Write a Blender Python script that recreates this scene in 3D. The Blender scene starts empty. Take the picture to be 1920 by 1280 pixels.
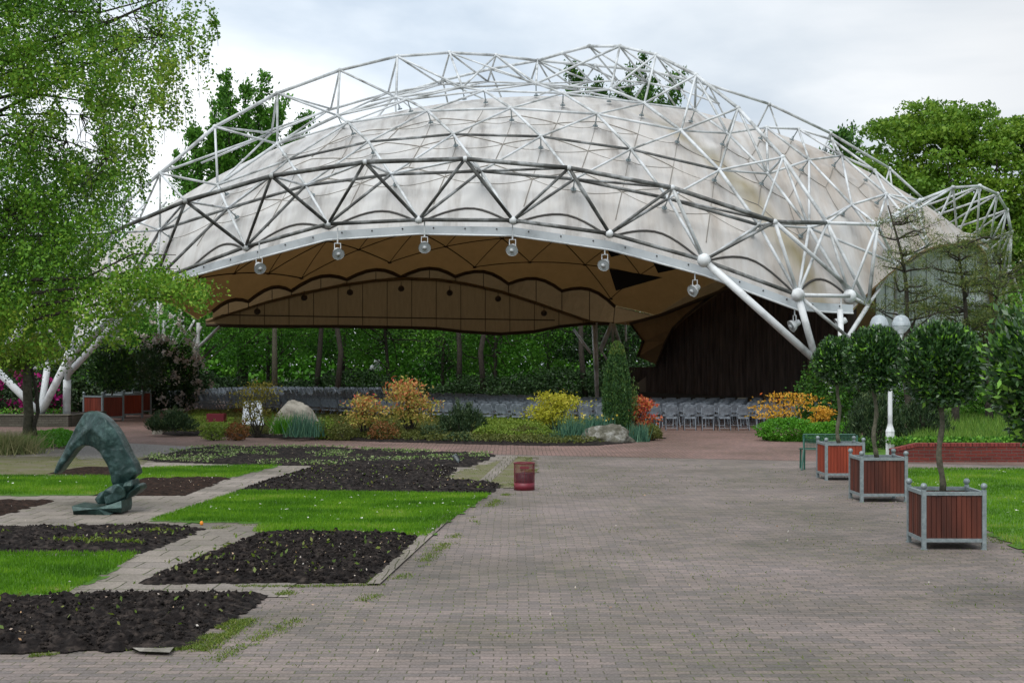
import bpy, math, random
import numpy as np
from mathutils import Vector, Matrix, noise as mnoise
R = math.radians
random.seed(7); rng = np.random.default_rng(7)
S = bpy.context.scene
# ---------------------------------------------------------------- camera, sky, sun, exposure
F = 2700.0; HY = 680.0; CZ = 2.3          # focal length in photo pixels, horizon row, eye height
cam = bpy.data.cameras.new('camera'); co = bpy.data.objects.new('camera', cam); S.collection.objects.link(co)
co.location = (0, 0, CZ); co.rotation_euler = (R(90), 0, 0)
cam.sensor_width = 36; cam.lens = F/1920*36; cam.shift_y = 40/1920; cam.clip_end = 1500; cam.clip_start = .1
S.camera = co
S.view_settings.view_transform = 'Standard'; S.view_settings.look = 'None'
S.view_settings.exposure = 0.56; S.view_settings.gamma = 1
SUN_EL, SUN_ROT = R(58), R(200)            # behind and slightly left of the viewer
W = bpy.data.worlds.new('World'); S.world = W; W.use_nodes = True
nt = W.node_tree; nt.nodes.clear(); L = nt.links.new
def wn(t, **k):
    n = nt.nodes.new(t)
    for a, b in k.items(): setattr(n, a, b)
    return n
sky = wn('ShaderNodeTexSky', sky_type='NISHITA', sun_disc=False, sun_elevation=SUN_EL, sun_rotation=SUN_ROT)
bg1 = wn('ShaderNodeBackground'); bg1.inputs[1].default_value = .06; L(sky.outputs[0], bg1.inputs[0])
tc = wn('ShaderNodeTexCoord'); mp = wn('ShaderNodeMapping'); mp.inputs['Scale'].default_value = (1, 1, 2.6); mp.inputs['Location'].default_value = (.3, .1, .15)
L(tc.outputs['Generated'], mp.inputs[0])
nz = wn('ShaderNodeTexNoise'); nz.inputs['Scale'].default_value = 2.6; nz.inputs['Detail'].default_value = 7; nz.inputs['Roughness'].default_value = .5; nz.inputs['Distortion'].default_value = .35
L(mp.outputs[0], nz.inputs[0])
cr = wn('ShaderNodeValToRGB'); e = cr.color_ramp.elements
e[0].position = .36; e[0].color = (.46, .53, .61, 1); e[1].position = .62; e[1].color = (.86, .88, .90, 1)
m_ = e.new(.5); m_.color = (.66, .71, .76, 1)
L(nz.outputs[0], cr.inputs[0])
# brighter patch of cloud left of the middle, bluer cloud to the right
sx = wn('ShaderNodeSeparateXYZ'); L(tc.outputs['Generated'], sx.inputs[0])
mr = wn('ShaderNodeMapRange'); mr.inputs[1].default_value = -.05; mr.inputs[2].default_value = .38; mr.inputs[3].default_value = 1.12; mr.inputs[4].default_value = .72
L(sx.outputs[0], mr.inputs[0])
mx = wn('ShaderNodeVectorMath', operation='SCALE'); L(cr.outputs[0], mx.inputs[0]); L(mr.outputs[0], mx.inputs['Scale'])
bg2 = wn('ShaderNodeBackground'); bg2.inputs[1].default_value = .96; L(mx.outputs[0], bg2.inputs[0])
ms = wn('ShaderNodeMixShader'); ms.inputs[0].default_value = .9
wo = wn('ShaderNodeOutputWorld'); L(bg1.outputs[0], ms.inputs[1]); L(bg2.outputs[0], ms.inputs[2]); L(ms.outputs[0], wo.inputs[0])
sl = bpy.data.lights.new('sun', 'SUN'); sl.energy = 1.5; sl.angle = R(40); sl.color = (1, .97, .92)
so = bpy.data.objects.new('sun', sl); S.collection.objects.link(so)
so.rotation_euler = (R(90)-SUN_EL, 0, R(180)-SUN_ROT)
S.cycles.max_bounces = 8; S.cycles.diffuse_bounces = 4; S.cycles.transparent_max_bounces = 12

# ---------------------------------------------------------------- helpers
def P(u, v, Y): return Vector(((u-960)*Y/F, Y, CZ-(v-HY)*Y/F))
def G(u, v, z=0.0):
    Y = (CZ-z)*F/(v-HY); return Vector(((u-960)*Y/F, Y, z))
def tag(o, label=None, cat=None, group=None, kind=None):
    if label: o['label'] = label
    if cat: o['category'] = cat
    if group: o['group'] = group
    if kind: o['kind'] = kind
    return o
def empty(name, loc=(0, 0, 0), rz=0, **k):
    o = bpy.data.objects.new(name, None); S.collection.objects.link(o); o.location = loc; o.rotation_euler.z = rz
    o.empty_display_size = .1
    return tag(o, **k)
def link(name, me, mat=None, parent=None, smooth=False):
    if mat: me.materials.append(mat)
    o = bpy.data.objects.new(name, me); S.collection.objects.link(o)
    if parent: o.parent = parent
    if smooth: me.polygons.foreach_set('use_smooth', np.ones(len(me.polygons), dtype=bool))
    return o
def dup(root, loc=None, rz=None, **k):
    def cp(o, par):
        c = o.copy(); S.collection.objects.link(c); c.parent = par
        for ch in o.children: cp(ch, c)
        return c
    r = cp(root, None)
    if loc is not None: r.location = loc
    if rz is not None: r.rotation_euler.z = rz
    return tag(r, **k)
class MB:
    def __init__(s): s.v = []; s.f = []
    def add(s, vs, fs):
        n = len(s.v); s.v += [tuple(x) for x in vs]; s.f += [tuple(i+n for i in f) for f in fs]; return s
    def box(s, c, d, rz=0, M=None):
        x, y, z = d[0]/2, d[1]/2, d[2]/2
        vs = [Vector((a*x, b*y, g*z)) for g in (-1, 1) for b in (-1, 1) for a in (-1, 1)]
        mm = M if M is not None else Matrix.Rotation(rz, 3, 'Z')
        vs = [mm @ q + Vector(c) for q in vs]
        return s.add(vs, [(0, 2, 3, 1), (4, 5, 7, 6), (0, 1, 5, 4), (2, 6, 7, 3), (0, 4, 6, 2), (1, 3, 7, 5)])
    def tube(s, pts, rad, seg=8, cap=True):
        pts = [Vector(p) for p in pts]; n = len(pts)
        if not hasattr(rad, '__len__'): rad = [rad]*n
        base = len(s.v); up = None
        for i, p in enumerate(pts):
            d = (pts[min(i+1, n-1)]-pts[max(i-1, 0)]).normalized()
            if up is None: up = Vector((0, 0, 1)) if abs(d.z) < .9 else Vector((1, 0, 0))
            a = d.cross(up)
            if a.length < 1e-4: a = d.cross(Vector((0, 1, .1)))
            a.normalize(); b = a.cross(d)
            up = b
            for k in range(seg):
                t = 2*math.pi*k/seg; s.v.append(tuple(p+(a*math.cos(t)+b*math.sin(t))*rad[i]))
        for i in range(n-1):
            for k in range(seg):
                k2 = (k+1) % seg
                s.f.append((base+i*seg+k, base+i*seg+k2, base+(i+1)*seg+k2, base+(i+1)*seg+k))
        if cap:
            s.f.append(tuple(base+k for k in range(seg-1, -1, -1))); s.f.append(tuple(base+(n-1)*seg+k for k in range(seg)))
        return s
    def lathe(s, prof, c=(0, 0, 0), seg=16, M=None):
        base = len(s.v); c = Vector(c)
        for r, z in prof:
            for k in range(seg):
                t = 2*math.pi*k/seg; q = Vector((r*math.cos(t), r*math.sin(t), z))
                if M is not None: q = M @ q
                s.v.append(tuple(q+c))
        for i in range(len(prof)-1):
            for k in range(seg):
                k2 = (k+1) % seg
                s.f.append((base+i*seg+k, base+i*seg+k2, base+(i+1)*seg+k2, base+(i+1)*seg+k))
        return s
    def ball(s, c, r, seg=12, rings=8, sc=(1, 1, 1)):
        base = len(s.v)
        for i in range(rings+1):
            ph = math.pi*i/rings
            for k in range(seg):
                t = 2*math.pi*k/seg
                s.v.append((c[0]+r*sc[0]*math.sin(ph)*math.cos(t), c[1]+r*sc[1]*math.sin(ph)*math.sin(t), c[2]-r*sc[2]*math.cos(ph)))
        for i in range(rings):
            for k in range(seg):
                k2 = (k+1) % seg
                s.f.append((base+i*seg+k, base+i*seg+k2, base+(i+1)*seg+k2, base+(i+1)*seg+k))
        return s
    def build(s, name, mat=None, parent=None, smooth=False):
        me = bpy.data.meshes.new(name); me.from_pydata(s.v, [], s.f); me.validate(); me.update()
        o = link(name, me, mat, parent, False)
        if smooth: me.shade_smooth()
        return o
def npmesh(name, V, Fc, mat=None, parent=None, tint=None, vattr=None, smooth=False):
    """V (n,3), Fc (m,k) all faces with the same vertex count"""
    me = bpy.data.meshes.new(name); V = np.ascontiguousarray(V, dtype=np.float32); Fc = np.asarray(Fc, dtype=np.int32)
    m, k = Fc.shape
    me.vertices.add(len(V)); me.vertices.foreach_set('co', V.ravel())
    me.loops.add(m*k); me.loops.foreach_set('vertex_index', Fc.ravel())
    me.polygons.add(m); me.polygons.foreach_set('loop_start', np.arange(0, m*k, k, dtype=np.int32))
    me.update(calc_edges=True)
    if tint is not None:
        a = me.attributes.new('tint', 'FLOAT', 'FACE'); a.data.foreach_set('value', np.asarray(tint, dtype=np.float32))
    if vattr is not None:
        for nm, arr in vattr.items():
            a = me.attributes.new(nm, 'FLOAT', 'POINT'); a.data.foreach_set('value', np.asarray(arr, dtype=np.float32))
    me.validate()
    return link(name, me, mat, parent, smooth)
def vnoise(x, y, seed=0):
    x = np.asarray(x, float); y = np.asarray(y, float)
    def h(i, j):
        n = (i.astype(np.int64)*374761393+j.astype(np.int64)*668265263+seed*974711) & 0x7fffffff
        n = (n ^ (n >> 13))*1274126177 & 0x7fffffff
        return ((n ^ (n >> 16)) & 0xffff)/65535.
    xi = np.floor(x); yi = np.floor(y); fx = x-xi; fy = y-yi; fx = fx*fx*(3-2*fx); fy = fy*fy*(3-2*fy)
    a = h(xi, yi); b = h(xi+1, yi); c = h(xi, yi+1); d = h(xi+1, yi+1)
    return (a*(1-fx)+b*fx)*(1-fy)+(c*(1-fx)+d*fx)*fy
def fbm(x, y, o=4, seed=0):
    s = 0; a = .5
    for i in range(o): s = s+a*vnoise(x*2**i, y*2**i, seed+i); a *= .5
    return s
def inpoly(px, py, poly):
    px = np.asarray(px); py = np.asarray(py); c = np.zeros(px.shape, bool); n = len(poly)
    for i in range(n):
        x1, y1 = poly[i]; x2, y2 = poly[(i+1) % n]
        if y1 == y2: continue
        t = ((y1 > py) != (y2 > py)) & (px < (x2-x1)*(py-y1)/(y2-y1)+x1); c ^= t
    return c
def scatter(poly, n):
    p = np.array(poly); lo = p.min(0); hi = p.max(0); out = []; cnt = 0
    while cnt < n:
        q = lo+(hi-lo)*rng.random((n*2, 2)); q = q[inpoly(q[:, 0], q[:, 1], poly)]; out.append(q); cnt += len(q)
    return np.concatenate(out)[:n]
def gp(pts, z=0.0): return [tuple(G(u, v, z)[:2]) for u, v in pts]

# ---------------------------------------------------------------- materials
def mat(name, col=(.5, .5, .5), rough=.6, metal=0, spec=.5):
    m = bpy.data.materials.new(name); m.use_nodes = True; b = m.node_tree.nodes['Principled BSDF']
    b.inputs['Base Color'].default_value = (*col, 1); b.inputs['Roughness'].default_value = rough; b.inputs['Metallic'].default_value = metal
    b.inputs['Specular IOR Level'].default_value = spec
    return m
def nmat(name, cols, scale=5, rough=.7, metal=0, bump=0, bscale=None, detail=6, stretch=(1, 1, 1), pos=None, spec=.4, obj=True, rnd=.55):
    """noise driven colour ramp through cols"""
    m = mat(name, cols[0], rough, metal, spec); t = m.node_tree; b = t.nodes['Principled BSDF']
    c = t.nodes.new('ShaderNodeTexCoord'); mpn = t.nodes.new('ShaderNodeMapping'); mpn.inputs['Scale'].default_value = stretch
    t.links.new(c.outputs['Object'], mpn.inputs[0])
    n = t.nodes.new('ShaderNodeTexNoise'); n.inputs['Scale'].default_value = scale; n.inputs['Detail'].default_value = detail; n.inputs['Roughness'].default_value = rnd
    t.links.new(mpn.outputs[0], n.inputs[0])
    r = t.nodes.new('ShaderNodeValToRGB'); k = len(cols); pos = pos or [.3+.4*i/max(k-1, 1) for i in range(k)]
    el = r.color_ramp.elements
    el[0].position = pos[0]; el[0].color = (*cols[0], 1); el[1].position = pos[-1]; el[1].color = (*cols[-1], 1)
    for i in range(1, k-1): q = el.new(pos[i]); q.color = (*cols[i], 1)
    t.links.new(n.outputs[0], r.inputs[0]); t.links.new(r.outputs[0], b.inputs['Base Color'])
    if bump:
        n2 = t.nodes.new('ShaderNodeTexNoise'); n2.inputs['Scale'].default_value = bscale or scale*3; n2.inputs['Detail'].default_value = 5
        t.links.new(mpn.outputs[0], n2.inputs[0])
        bp = t.nodes.new('ShaderNodeBump'); bp.inputs['Strength'].default_value = 1; bp.inputs['Distance'].default_value = bump
        t.links.new(n2.outputs[0], bp.inputs['Height']); t.links.new(bp.outputs[0], b.inputs['Normal'])
    return m
def leafmat(name, cols, rough=.45, trans=.3, spec=.4, pos=None):
    m = mat(name, cols[0], rough, 0, spec); t = m.node_tree; b = t.nodes['Principled BSDF']; out = t.nodes['Material Output']
    a = t.nodes.new('ShaderNodeAttribute'); a.attribute_name = 'tint'
    r = t.nodes.new('ShaderNodeValToRGB'); k = len(cols); el = r.color_ramp.elements
    pos = pos or [i/max(k-1, 1) for i in range(k)]
    el[0].position = pos[0]; el[0].color = (*cols[0], 1); el[1].position = pos[-1]; el[1].color = (*cols[-1], 1)
    for i in range(1, k-1): q = el.new(pos[i]); q.color = (*cols[i], 1)
    t.links.new(a.outputs['Fac'], r.inputs[0]); t.links.new(r.outputs[0], b.inputs['Base Color'])
    tr = t.nodes.new('ShaderNodeBsdfTranslucent'); t.links.new(r.outputs[0], tr.inputs[0])
    mi = t.nodes.new('ShaderNodeMixShader'); mi.inputs[0].default_value = trans
    t.links.new(b.outputs[0], mi.inputs[1]); t.links.new(tr.outputs[0], mi.inputs[2]); t.links.new(mi.outputs[0], out.inputs[0])
    return m
def brickmat(name, c1, c2, mortar, w, h, ms=.006, moss=None, mossamt=.5, offset=.5, rot=0, rough=.85, dirty=None, bump=.004):
    m = mat(name, c1, rough, 0, .25); t = m.node_tree; b = t.nodes['Principled BSDF']; lk = t.links.new
    c = t.nodes.new('ShaderNodeTexCoord'); mpn = t.nodes.new('ShaderNodeMapping'); mpn.inputs['Rotation'].default_value = (0, 0, rot)
    lk(c.outputs['Object'], mpn.inputs[0])
    wz = t.nodes.new('ShaderNodeTexNoise'); wz.inputs['Scale'].default_value = 1.3; wz.inputs['Detail'].default_value = 3; lk(mpn.outputs[0], wz.inputs[0])
    ws = t.nodes.new('ShaderNodeVectorMath'); ws.operation = 'SCALE'; ws.inputs['Scale'].default_value = .09; lk(wz.outputs['Color'], ws.inputs[0])
    wa = t.nodes.new('ShaderNodeVectorMath'); wa.operation = 'ADD'; lk(mpn.outputs[0], wa.inputs[0]); lk(ws.outputs[0], wa.inputs[1])
    br = t.nodes.new('ShaderNodeTexBrick'); lk(wa.outputs[0], br.inputs[0])
    br.inputs['Scale'].default_value = 1; br.inputs['Brick Width'].default_value = w; br.inputs['Row Height'].default_value = h
    br.inputs['Mortar Size'].default_value = ms; br.inputs['Mortar Smooth'].default_value = .3; br.inputs['Bias'].default_value = 0
    br.offset = offset
    br.inputs['Color1'].default_value = (*c1, 1); br.inputs['Color2'].default_value = (*c2, 1); br.inputs['Mortar'].default_value = (*mortar, 1)
    n = t.nodes.new('ShaderNodeTexNoise'); n.inputs['Scale'].default_value = .35; n.inputs['Detail'].default_value = 8; n.inputs['Roughness'].default_value = .65; lk(c.outputs['Object'], n.inputs[0])
    rr = t.nodes.new('ShaderNodeValToRGB'); rr.color_ramp.elements[0].position = .36; rr.color_ramp.elements[0].color = (.66, .68, .62, 1) if dirty is None else (*dirty, 1)
    rr.color_ramp.elements[1].position = .64; rr.color_ramp.elements[1].color = (1.1, 1.08, 1.08, 1); lk(n.outputs[0], rr.inputs[0])
    mu = t.nodes.new('ShaderNodeMixRGB'); mu.blend_type = 'MULTIPLY'; mu.inputs[0].default_value = 1; lk(br.outputs['Color'], mu.inputs[1]); lk(rr.outputs[0], mu.inputs[2])
    n3 = t.nodes.new('ShaderNodeTexNoise'); n3.inputs['Scale'].default_value = 40; n3.inputs['Detail'].default_value = 4; lk(c.outputs['Object'], n3.inputs[0])
    r3 = t.nodes.new('ShaderNodeValToRGB'); r3.color_ramp.elements[0].position = .3; r3.color_ramp.elements[0].color = (.72, .72, .72, 1); r3.color_ramp.elements[1].position = .7; r3.color_ramp.elements[1].color = (1.2, 1.2, 1.2, 1); lk(n3.outputs[0], r3.inputs[0])
    m3 = t.nodes.new('ShaderNodeMixRGB'); m3.blend_type = 'MULTIPLY'; m3.inputs[0].default_value = 1; lk(mu.outputs[0], m3.inputs[1]); lk(r3.outputs[0], m3.inputs[2])
    last = m3.outputs[0]
    if moss:
        n2 = t.nodes.new('ShaderNodeTexNoise'); n2.inputs['Scale'].default_value = 7; n2.inputs['Detail'].default_value = 6; lk(c.outputs['Object'], n2.inputs[0])
        r2 = t.nodes.new('ShaderNodeMapRange'); r2.inputs[1].default_value = .62-.2*mossamt; r2.inputs[2].default_value = .68-.12*mossamt; lk(n2.outputs[0], r2.inputs[0])
        n4 = t.nodes.new('ShaderNodeTexNoise'); n4.inputs['Scale'].default_value = .5; n4.inputs['Detail'].default_value = 4; lk(c.outputs['Object'], n4.inputs[0])
        r4 = t.nodes.new('ShaderNodeMapRange'); r4.inputs[1].default_value = .35; r4.inputs[2].default_value = .62; lk(n4.outputs[0], r4.inputs[0])
        mm = t.nodes.new('ShaderNodeMath'); mm.operation = 'MULTIPLY'; lk(r2.outputs[0], mm.inputs[0]); lk(br.outputs['Fac'], mm.inputs[1])
        m5 = t.nodes.new('ShaderNodeMath'); m5.operation = 'MULTIPLY'; lk(mm.outputs[0], m5.inputs[0]); lk(r4.outputs[0], m5.inputs[1])
        mq = t.nodes.new('ShaderNodeMixRGB'); mq.inputs[2].default_value = (*moss, 1); lk(m5.outputs[0], mq.inputs[0]); lk(last, mq.inputs[1]); last = mq.outputs[0]
    lk(last, b.inputs['Base Color'])
    iv = t.nodes.new('ShaderNodeMath'); iv.operation = 'SUBTRACT'; iv.inputs[0].default_value = 1; lk(br.outputs['Fac'], iv.inputs[1])
    ad = t.nodes.new('ShaderNodeMath'); ad.operation = 'MULTIPLY_ADD'; ad.inputs[1].default_value = .5; lk(n3.outputs[0], ad.inputs[0]); lk(iv.outputs[0], ad.inputs[2])
    bp = t.nodes.new('ShaderNodeBump'); bp.inputs['Distance'].default_value = bump; lk(ad.outputs[0], bp.inputs['Height']); lk(bp.outputs[0], b.inputs['Normal'])
    return m
M = {}
M['paving'] = brickmat('paving', (.255, .208, .192), (.168, .148, .143), (.115, .10, .082), .21, .105, .0055, moss=(.10, .13, .03), mossamt=1.0)
M['redpath'] = brickmat('red_paving', (.26, .165, .145), (.20, .135, .122), (.10, .07, .06), .21, .105, .007, moss=(.10, .12, .03), mossamt=.4, rot=R(90))
M['slab'] = brickmat('slab_paving', (.30, .265, .235), (.23, .205, .185), (.07, .07, .04), .5, .5, .010, moss=(.10, .15, .03), mossamt=.7, rot=R(2), dirty=(.6, .6, .55))
M['kerb'] = brickmat('kerb_paving', (.27, .235, .21), (.21, .185, .165), (.07, .07, .04), .12, .8, .008, moss=(.12, .15, .03), mossamt=.9)
M['soil'] = nmat('soil', [(.005, .004, .004), (.016, .013, .012), (.055, .044, .038)], 11, .95, bump=.012, bscale=45, spec=.12)
M['soilred'] = nmat('soil_brown', [(.010, .007, .006), (.028, .018, .014), (.06, .035, .026)], 14, .95, bump=.02, bscale=60, spec=.1)
M['lawn'] = nmat('lawn_ground', [(.04, .10, .008), (.09, .21, .014)], 8, .9, bump=.01)
M['moss'] = nmat('moss_ground', [(.10, .12, .03), (.13, .12, .06), (.17, .15, .12)], 1.6, .95, bump=.006, bscale=30, rnd=.7)
M['gravel'] = nmat('gravel', [(.10, .09, .08), (.19, .175, .165), (.29, .27, .26)], 22, .95, bump=.008, bscale=60)
M['earth'] = nmat('earth', [(.015, .03, .008), (.03, .06, .012), (.05, .07, .02)], 2, .95)
M['white'] = nmat('white_paint', [(.14, .145, .14), (.40, .42, .42), (.64, .67, .69)], 1.0, .5, bump=.002, bscale=30, pos=[.30, .42, .56], rnd=.62)
M['dirtytube'] = nmat('mildewed_tube', [(.055, .055, .052), (.13, .135, .13), (.38, .40, .41)], 1.3, .55, bump=.002, bscale=30, pos=[.38, .52, .68], rnd=.65)
M['cleanwhite'] = nmat('clean_white_paint', [(.45, .47, .48), (.74, .77, .79)], 1.6, .45, pos=[.36, .5])
M['fascia'] = nmat('fascia_paint', [(.34, .37, .39), (.56, .61, .65), (.62, .67, .71)], 1.2, .5, pos=[.25, .45, .7])
M['galv'] = nmat('galvanised_steel', [(.19, .23, .24), (.30, .35, .36)], 18, .5, metal=.35, pos=[.35, .65])
M['glass'] = mat('globe_glass', (.75, .80, .84), .12)
M['leafdark'] = leafmat('laurel_leaf', [(.012, .038, .012), (.028, .08, .020), (.06, .145, .028), (.17, .38, .03)], .33, .06, .6, pos=[0, .45, .86, 1])
M['bark'] = nmat('bark', [(.02, .017, .013), (.065, .055, .042)], 12, .9, bump=.02)
M['bark2'] = nmat('mossy_bark', [(.045, .045, .028), (.13, .12, .085)], 12, .9, bump=.01)

# ---------------------------------------------------------------- ground sheets
def sheet(name, poly, z, m, **k):
    mb = MB(); mb.add([(x, y, z) for x, y in poly], [tuple(range(len(poly)))])
    o = mb.build(name, m); me = o.data
    if me.polygons[0].normal.z < 0: me.flip_normals()
    return tag(o, kind='structure', **k)
sheet('ground', [(-500, -40), (500, -40), (500, 900), (-500, 900)], -.03, M['earth'])
sheet('paving', [(-14, 2), (30, 2), (30, 37), (-30, 37), (-30, 9)], 0, M['paving'])
sheet('path', gp([(-500, 857), (150, 842), (400, 838), (945, 852), (1700, 868), (2500, 885)])+[(28, 62), (14, 92), (-24, 92), (-30, 60), (-36, 45)], .004, M['redpath'])
slabpoly = gp([(-900, 850), (150, 842), (400, 838), (945, 855), (930, 885), (540, 1103), (540, 1120), (-900, 1120)])
sheet('garden_path', slabpoly, .008, M['slab'])
# moss strips and gravel at the left
MOSS = [gp([(-400, 856), (300, 856), (250, 873), (150, 891), (-400, 897)]), gp([(812, 905), (835, 893), (860, 884), (965, 855), (1000, 857), (985, 915), (935, 915)])]
sheet('gravel_patch', gp([(132, 853), (172, 829), (250, 832), (395, 840), (330, 850), (255, 859), (150, 862)]), .016, M['gravel'])
# kerb strip along the beds
kb = MB()
sheet('kerb', gp([(950, 855), (973, 855), (712, 1097), (688, 1097)]), .02, M['kerb'])

def patch(name, poly, res, hf, m, attr=False, jag=.06):
    p = np.array(poly); lo = p.min(0)-res; hi = p.max(0)+res
    nx = int((hi[0]-lo[0])/res)+1; ny = int((hi[1]-lo[1])/res)+1
    X, Y = np.meshgrid(lo[0]+np.arange(nx+1)*res, lo[1]+np.arange(ny+1)*res)
    jx = (vnoise(X*9, Y*9, 3)-.5)*2*jag; jy = (vnoise(X*9, Y*9, 9)-.5)*2*jag
    IN = inpoly(X+jx, Y+jy, poly)
    cell = (IN[:-1, :-1].astype(int)+IN[1:, :-1]+IN[:-1, 1:]+IN[1:, 1:]) >= 3
    # how many rings from the edge
    d = IN.astype(float); acc = d.copy()
    nr_ = max(4, int(.30/res))
    for _ in range(nr_):
        q = d.copy(); q[1:, :] = np.minimum(q[1:, :], d[:-1, :]); q[:-1, :] = np.minimum(q[:-1, :], d[1:, :]); q[:, 1:] = np.minimum(q[:, 1:], d[:, :-1]); q[:, :-1] = np.minimum(q[:, :-1], d[:, 1:]); d = q; acc += d
    Z = hf(X, Y)*np.clip((acc-1)/nr_, 0, 1)**.7
    idx = np.arange((nx+1)*(ny+1)).reshape(ny+1, nx+1)
    j, i = np.nonzero(cell)
    Fc = np.stack([idx[j, i], idx[j, i+1], idx[j+1, i+1], idx[j+1, i]], 1)
    V = np.stack([X.ravel()+(rng.random(X.size)-.5)*res*.5, Y.ravel()+(rng.random(X.size)-.5)*res*.5, Z.ravel()], 1)
    used = np.unique(Fc); mp_ = np.full(len(V), -1); mp_[used] = np.arange(len(used))
    o = npmesh(name, V[used], mp_[Fc], m, smooth=not name.startswith('soil'))
    o.location.z = .012
    return tag(o, kind='structure')
def soilh(amp, fr=7, seed=1):
    def f(x, y):
        b = fbm(x*fr, y*fr, 4, seed); c = vnoise(x*fr*2.7, y*fr*2.7, seed+7)
        return .012+amp*(b-.35)*1.1+amp*.8*np.abs(c-.5)+amp*.35*vnoise(x*fr*5, y*fr*5, seed+3)+.03*vnoise(x*1.3, y*1.3, 5)
    return f
for ms_ in MOSS: patch('moss_patch', ms_, .08, lambda x, y: -.004+.012*vnoise(x*6, y*6), M['moss'], jag=.35)
beds = {
 'a': [(-900, 1124), (-40, 1124), (130, 1119), (505, 1117), (455, 1150), (350, 1215), (200, 1222), (0, 1226), (-900, 1240)],
 'b': [(480, 1003), (640, 1001), (790, 1009), (745, 1052), (690, 1093), (262, 1097), (300, 1075), (390, 1040)],
 'c': [(-900, 990), (60, 989), (300, 989), (385, 993), (330, 1018), (262, 1040), (-900, 1038)],
 'd': [(585, 877), (700, 878), (862, 880), (832, 900), (948, 909), (918, 928), (700, 925), (440, 922), (500, 900)],
 'e': [(-900, 936), (108, 940), (50, 955), (-20, 975), (-900, 972)],
 'f': [(255, 899), (435, 897), (350, 930), (170, 930), (222, 914)],
 'g': [(78, 889), (140, 878), (300, 879), (225, 893), (210, 894)],
 'h': [(262, 862), (330, 845), (395, 839), (600, 840), (935, 853), (885, 877), (480, 873), (300, 867)]}
for k, res, amp in (('a', .03, .095), ('b', .034, .095), ('c', .045, .08), ('d', .08, .08), ('e', .08, .05), ('f', .08, .06), ('g', .1, .06), ('h', .12, .08)):
    pl = gp(beds[k]); patch('soil_bed', pl, res, soilh(amp, 9, ord(k)), M['soilred' if k in 'efg' else 'soil'])
lawns = {
 'near left lawn patch beside the slab path': [(-900, 1041), (264, 1041), (205, 1078), (122, 1119), (-40, 1125), (-900, 1125)],
 'lawn patch between the two dark soil beds': [(450, 923), (700, 926), (922, 929), (862, 968), (798, 1009), (640, 1001), (490, 1002), (470, 1000), (495, 984), (280, 979)],
 'lawn strip behind the bronze sculpture': [(-900, 892), (212, 895), (240, 881), (330, 877), (530, 874), (435, 898), (255, 899), (205, 930), (-900, 934)],
 'lawn to the right of the planters': [(1690, 880), (2500, 884), (2600, 1150), (1960, 1060), (1860, 1005), (1740, 940), (1690, 900)]}
def blades(name, pts, z0, h, w, m, parent=None, lean=.5, tintn=None, arc=False):
    n = len(pts); a = rng.random(n)*2*np.pi; hh = h*(.5+rng.random(n)*.8); wd = w*(.7+.6*rng.random(n))
    b = rng.random(n)*2*np.pi; ln = lean*hh*rng.random(n)
    z0 = np.broadcast_to(z0, (n,))
    c = np.stack([pts[:, 0], pts[:, 1], z0], 1); sx_ = np.stack([np.cos(a)*wd/2, np.sin(a)*wd/2, 0*a], 1)
    tip = c+np.stack([np.cos(b)*ln, np.sin(b)*ln, hh], 1)
    V = np.stack([c-sx_, c+sx_, tip], 1).reshape(-1, 3)
    return npmesh(name, V, np.arange(3*n).reshape(n, 3), m, parent, tint=rng.random(n) if tintn is None else tintn)
M['grass'] = leafmat('grass_blade', [(.04, .12, .008), (.11, .27, .012), (.21, .38, .025), (.33, .40, .09)], .5, .35, .2, pos=[0, .5, .92, 1])
for lab, pp in lawns.items():
    pl = gp(pp); patch('lawn_soil', pl, .15, lambda x, y: .02+0*x, M['lawn'], jag=.08)
    a = abs(sum(pl[i][0]*pl[(i+1) % len(pl)][1]-pl[(i+1) % len(pl)][0]*pl[i][1] for i in range(len(pl)))/2)
    q = scatter(pl, int(min(90000, a*2200)))
    clip = [(-30, 0), (30, 0), (30, 60), (-30, 60)]
    vis = np.abs(q[:, 0]) < q[:, 1]*.37+1; q = q[vis]
    o = blades('grass', q, .035, .045, .012, M['grass'], tintn=np.clip(1.5*(fbm(q[:, 0]*1.1, q[:, 1]*1.6, 4)-.22)+.45*rng.random(len(q))-.1, 0, 1))
    tag(o, 'short bright green grass of the '+lab, 'grass', kind='stuff')
q = np.concatenate([scatter(gp(pp), 160 if 'right' not in lab else 500) for lab, pp in lawns.items()]); q = q[fbm(q[:, 0], q[:, 1], 3, 14) > .42]
tag(blades('daisies', q, .06, .012, .045, mat('daisy', (.75, .75, .68), .6), lean=2.5), 'tiny white daisies dotted over the lawns', 'daisies', kind='stuff')
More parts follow.
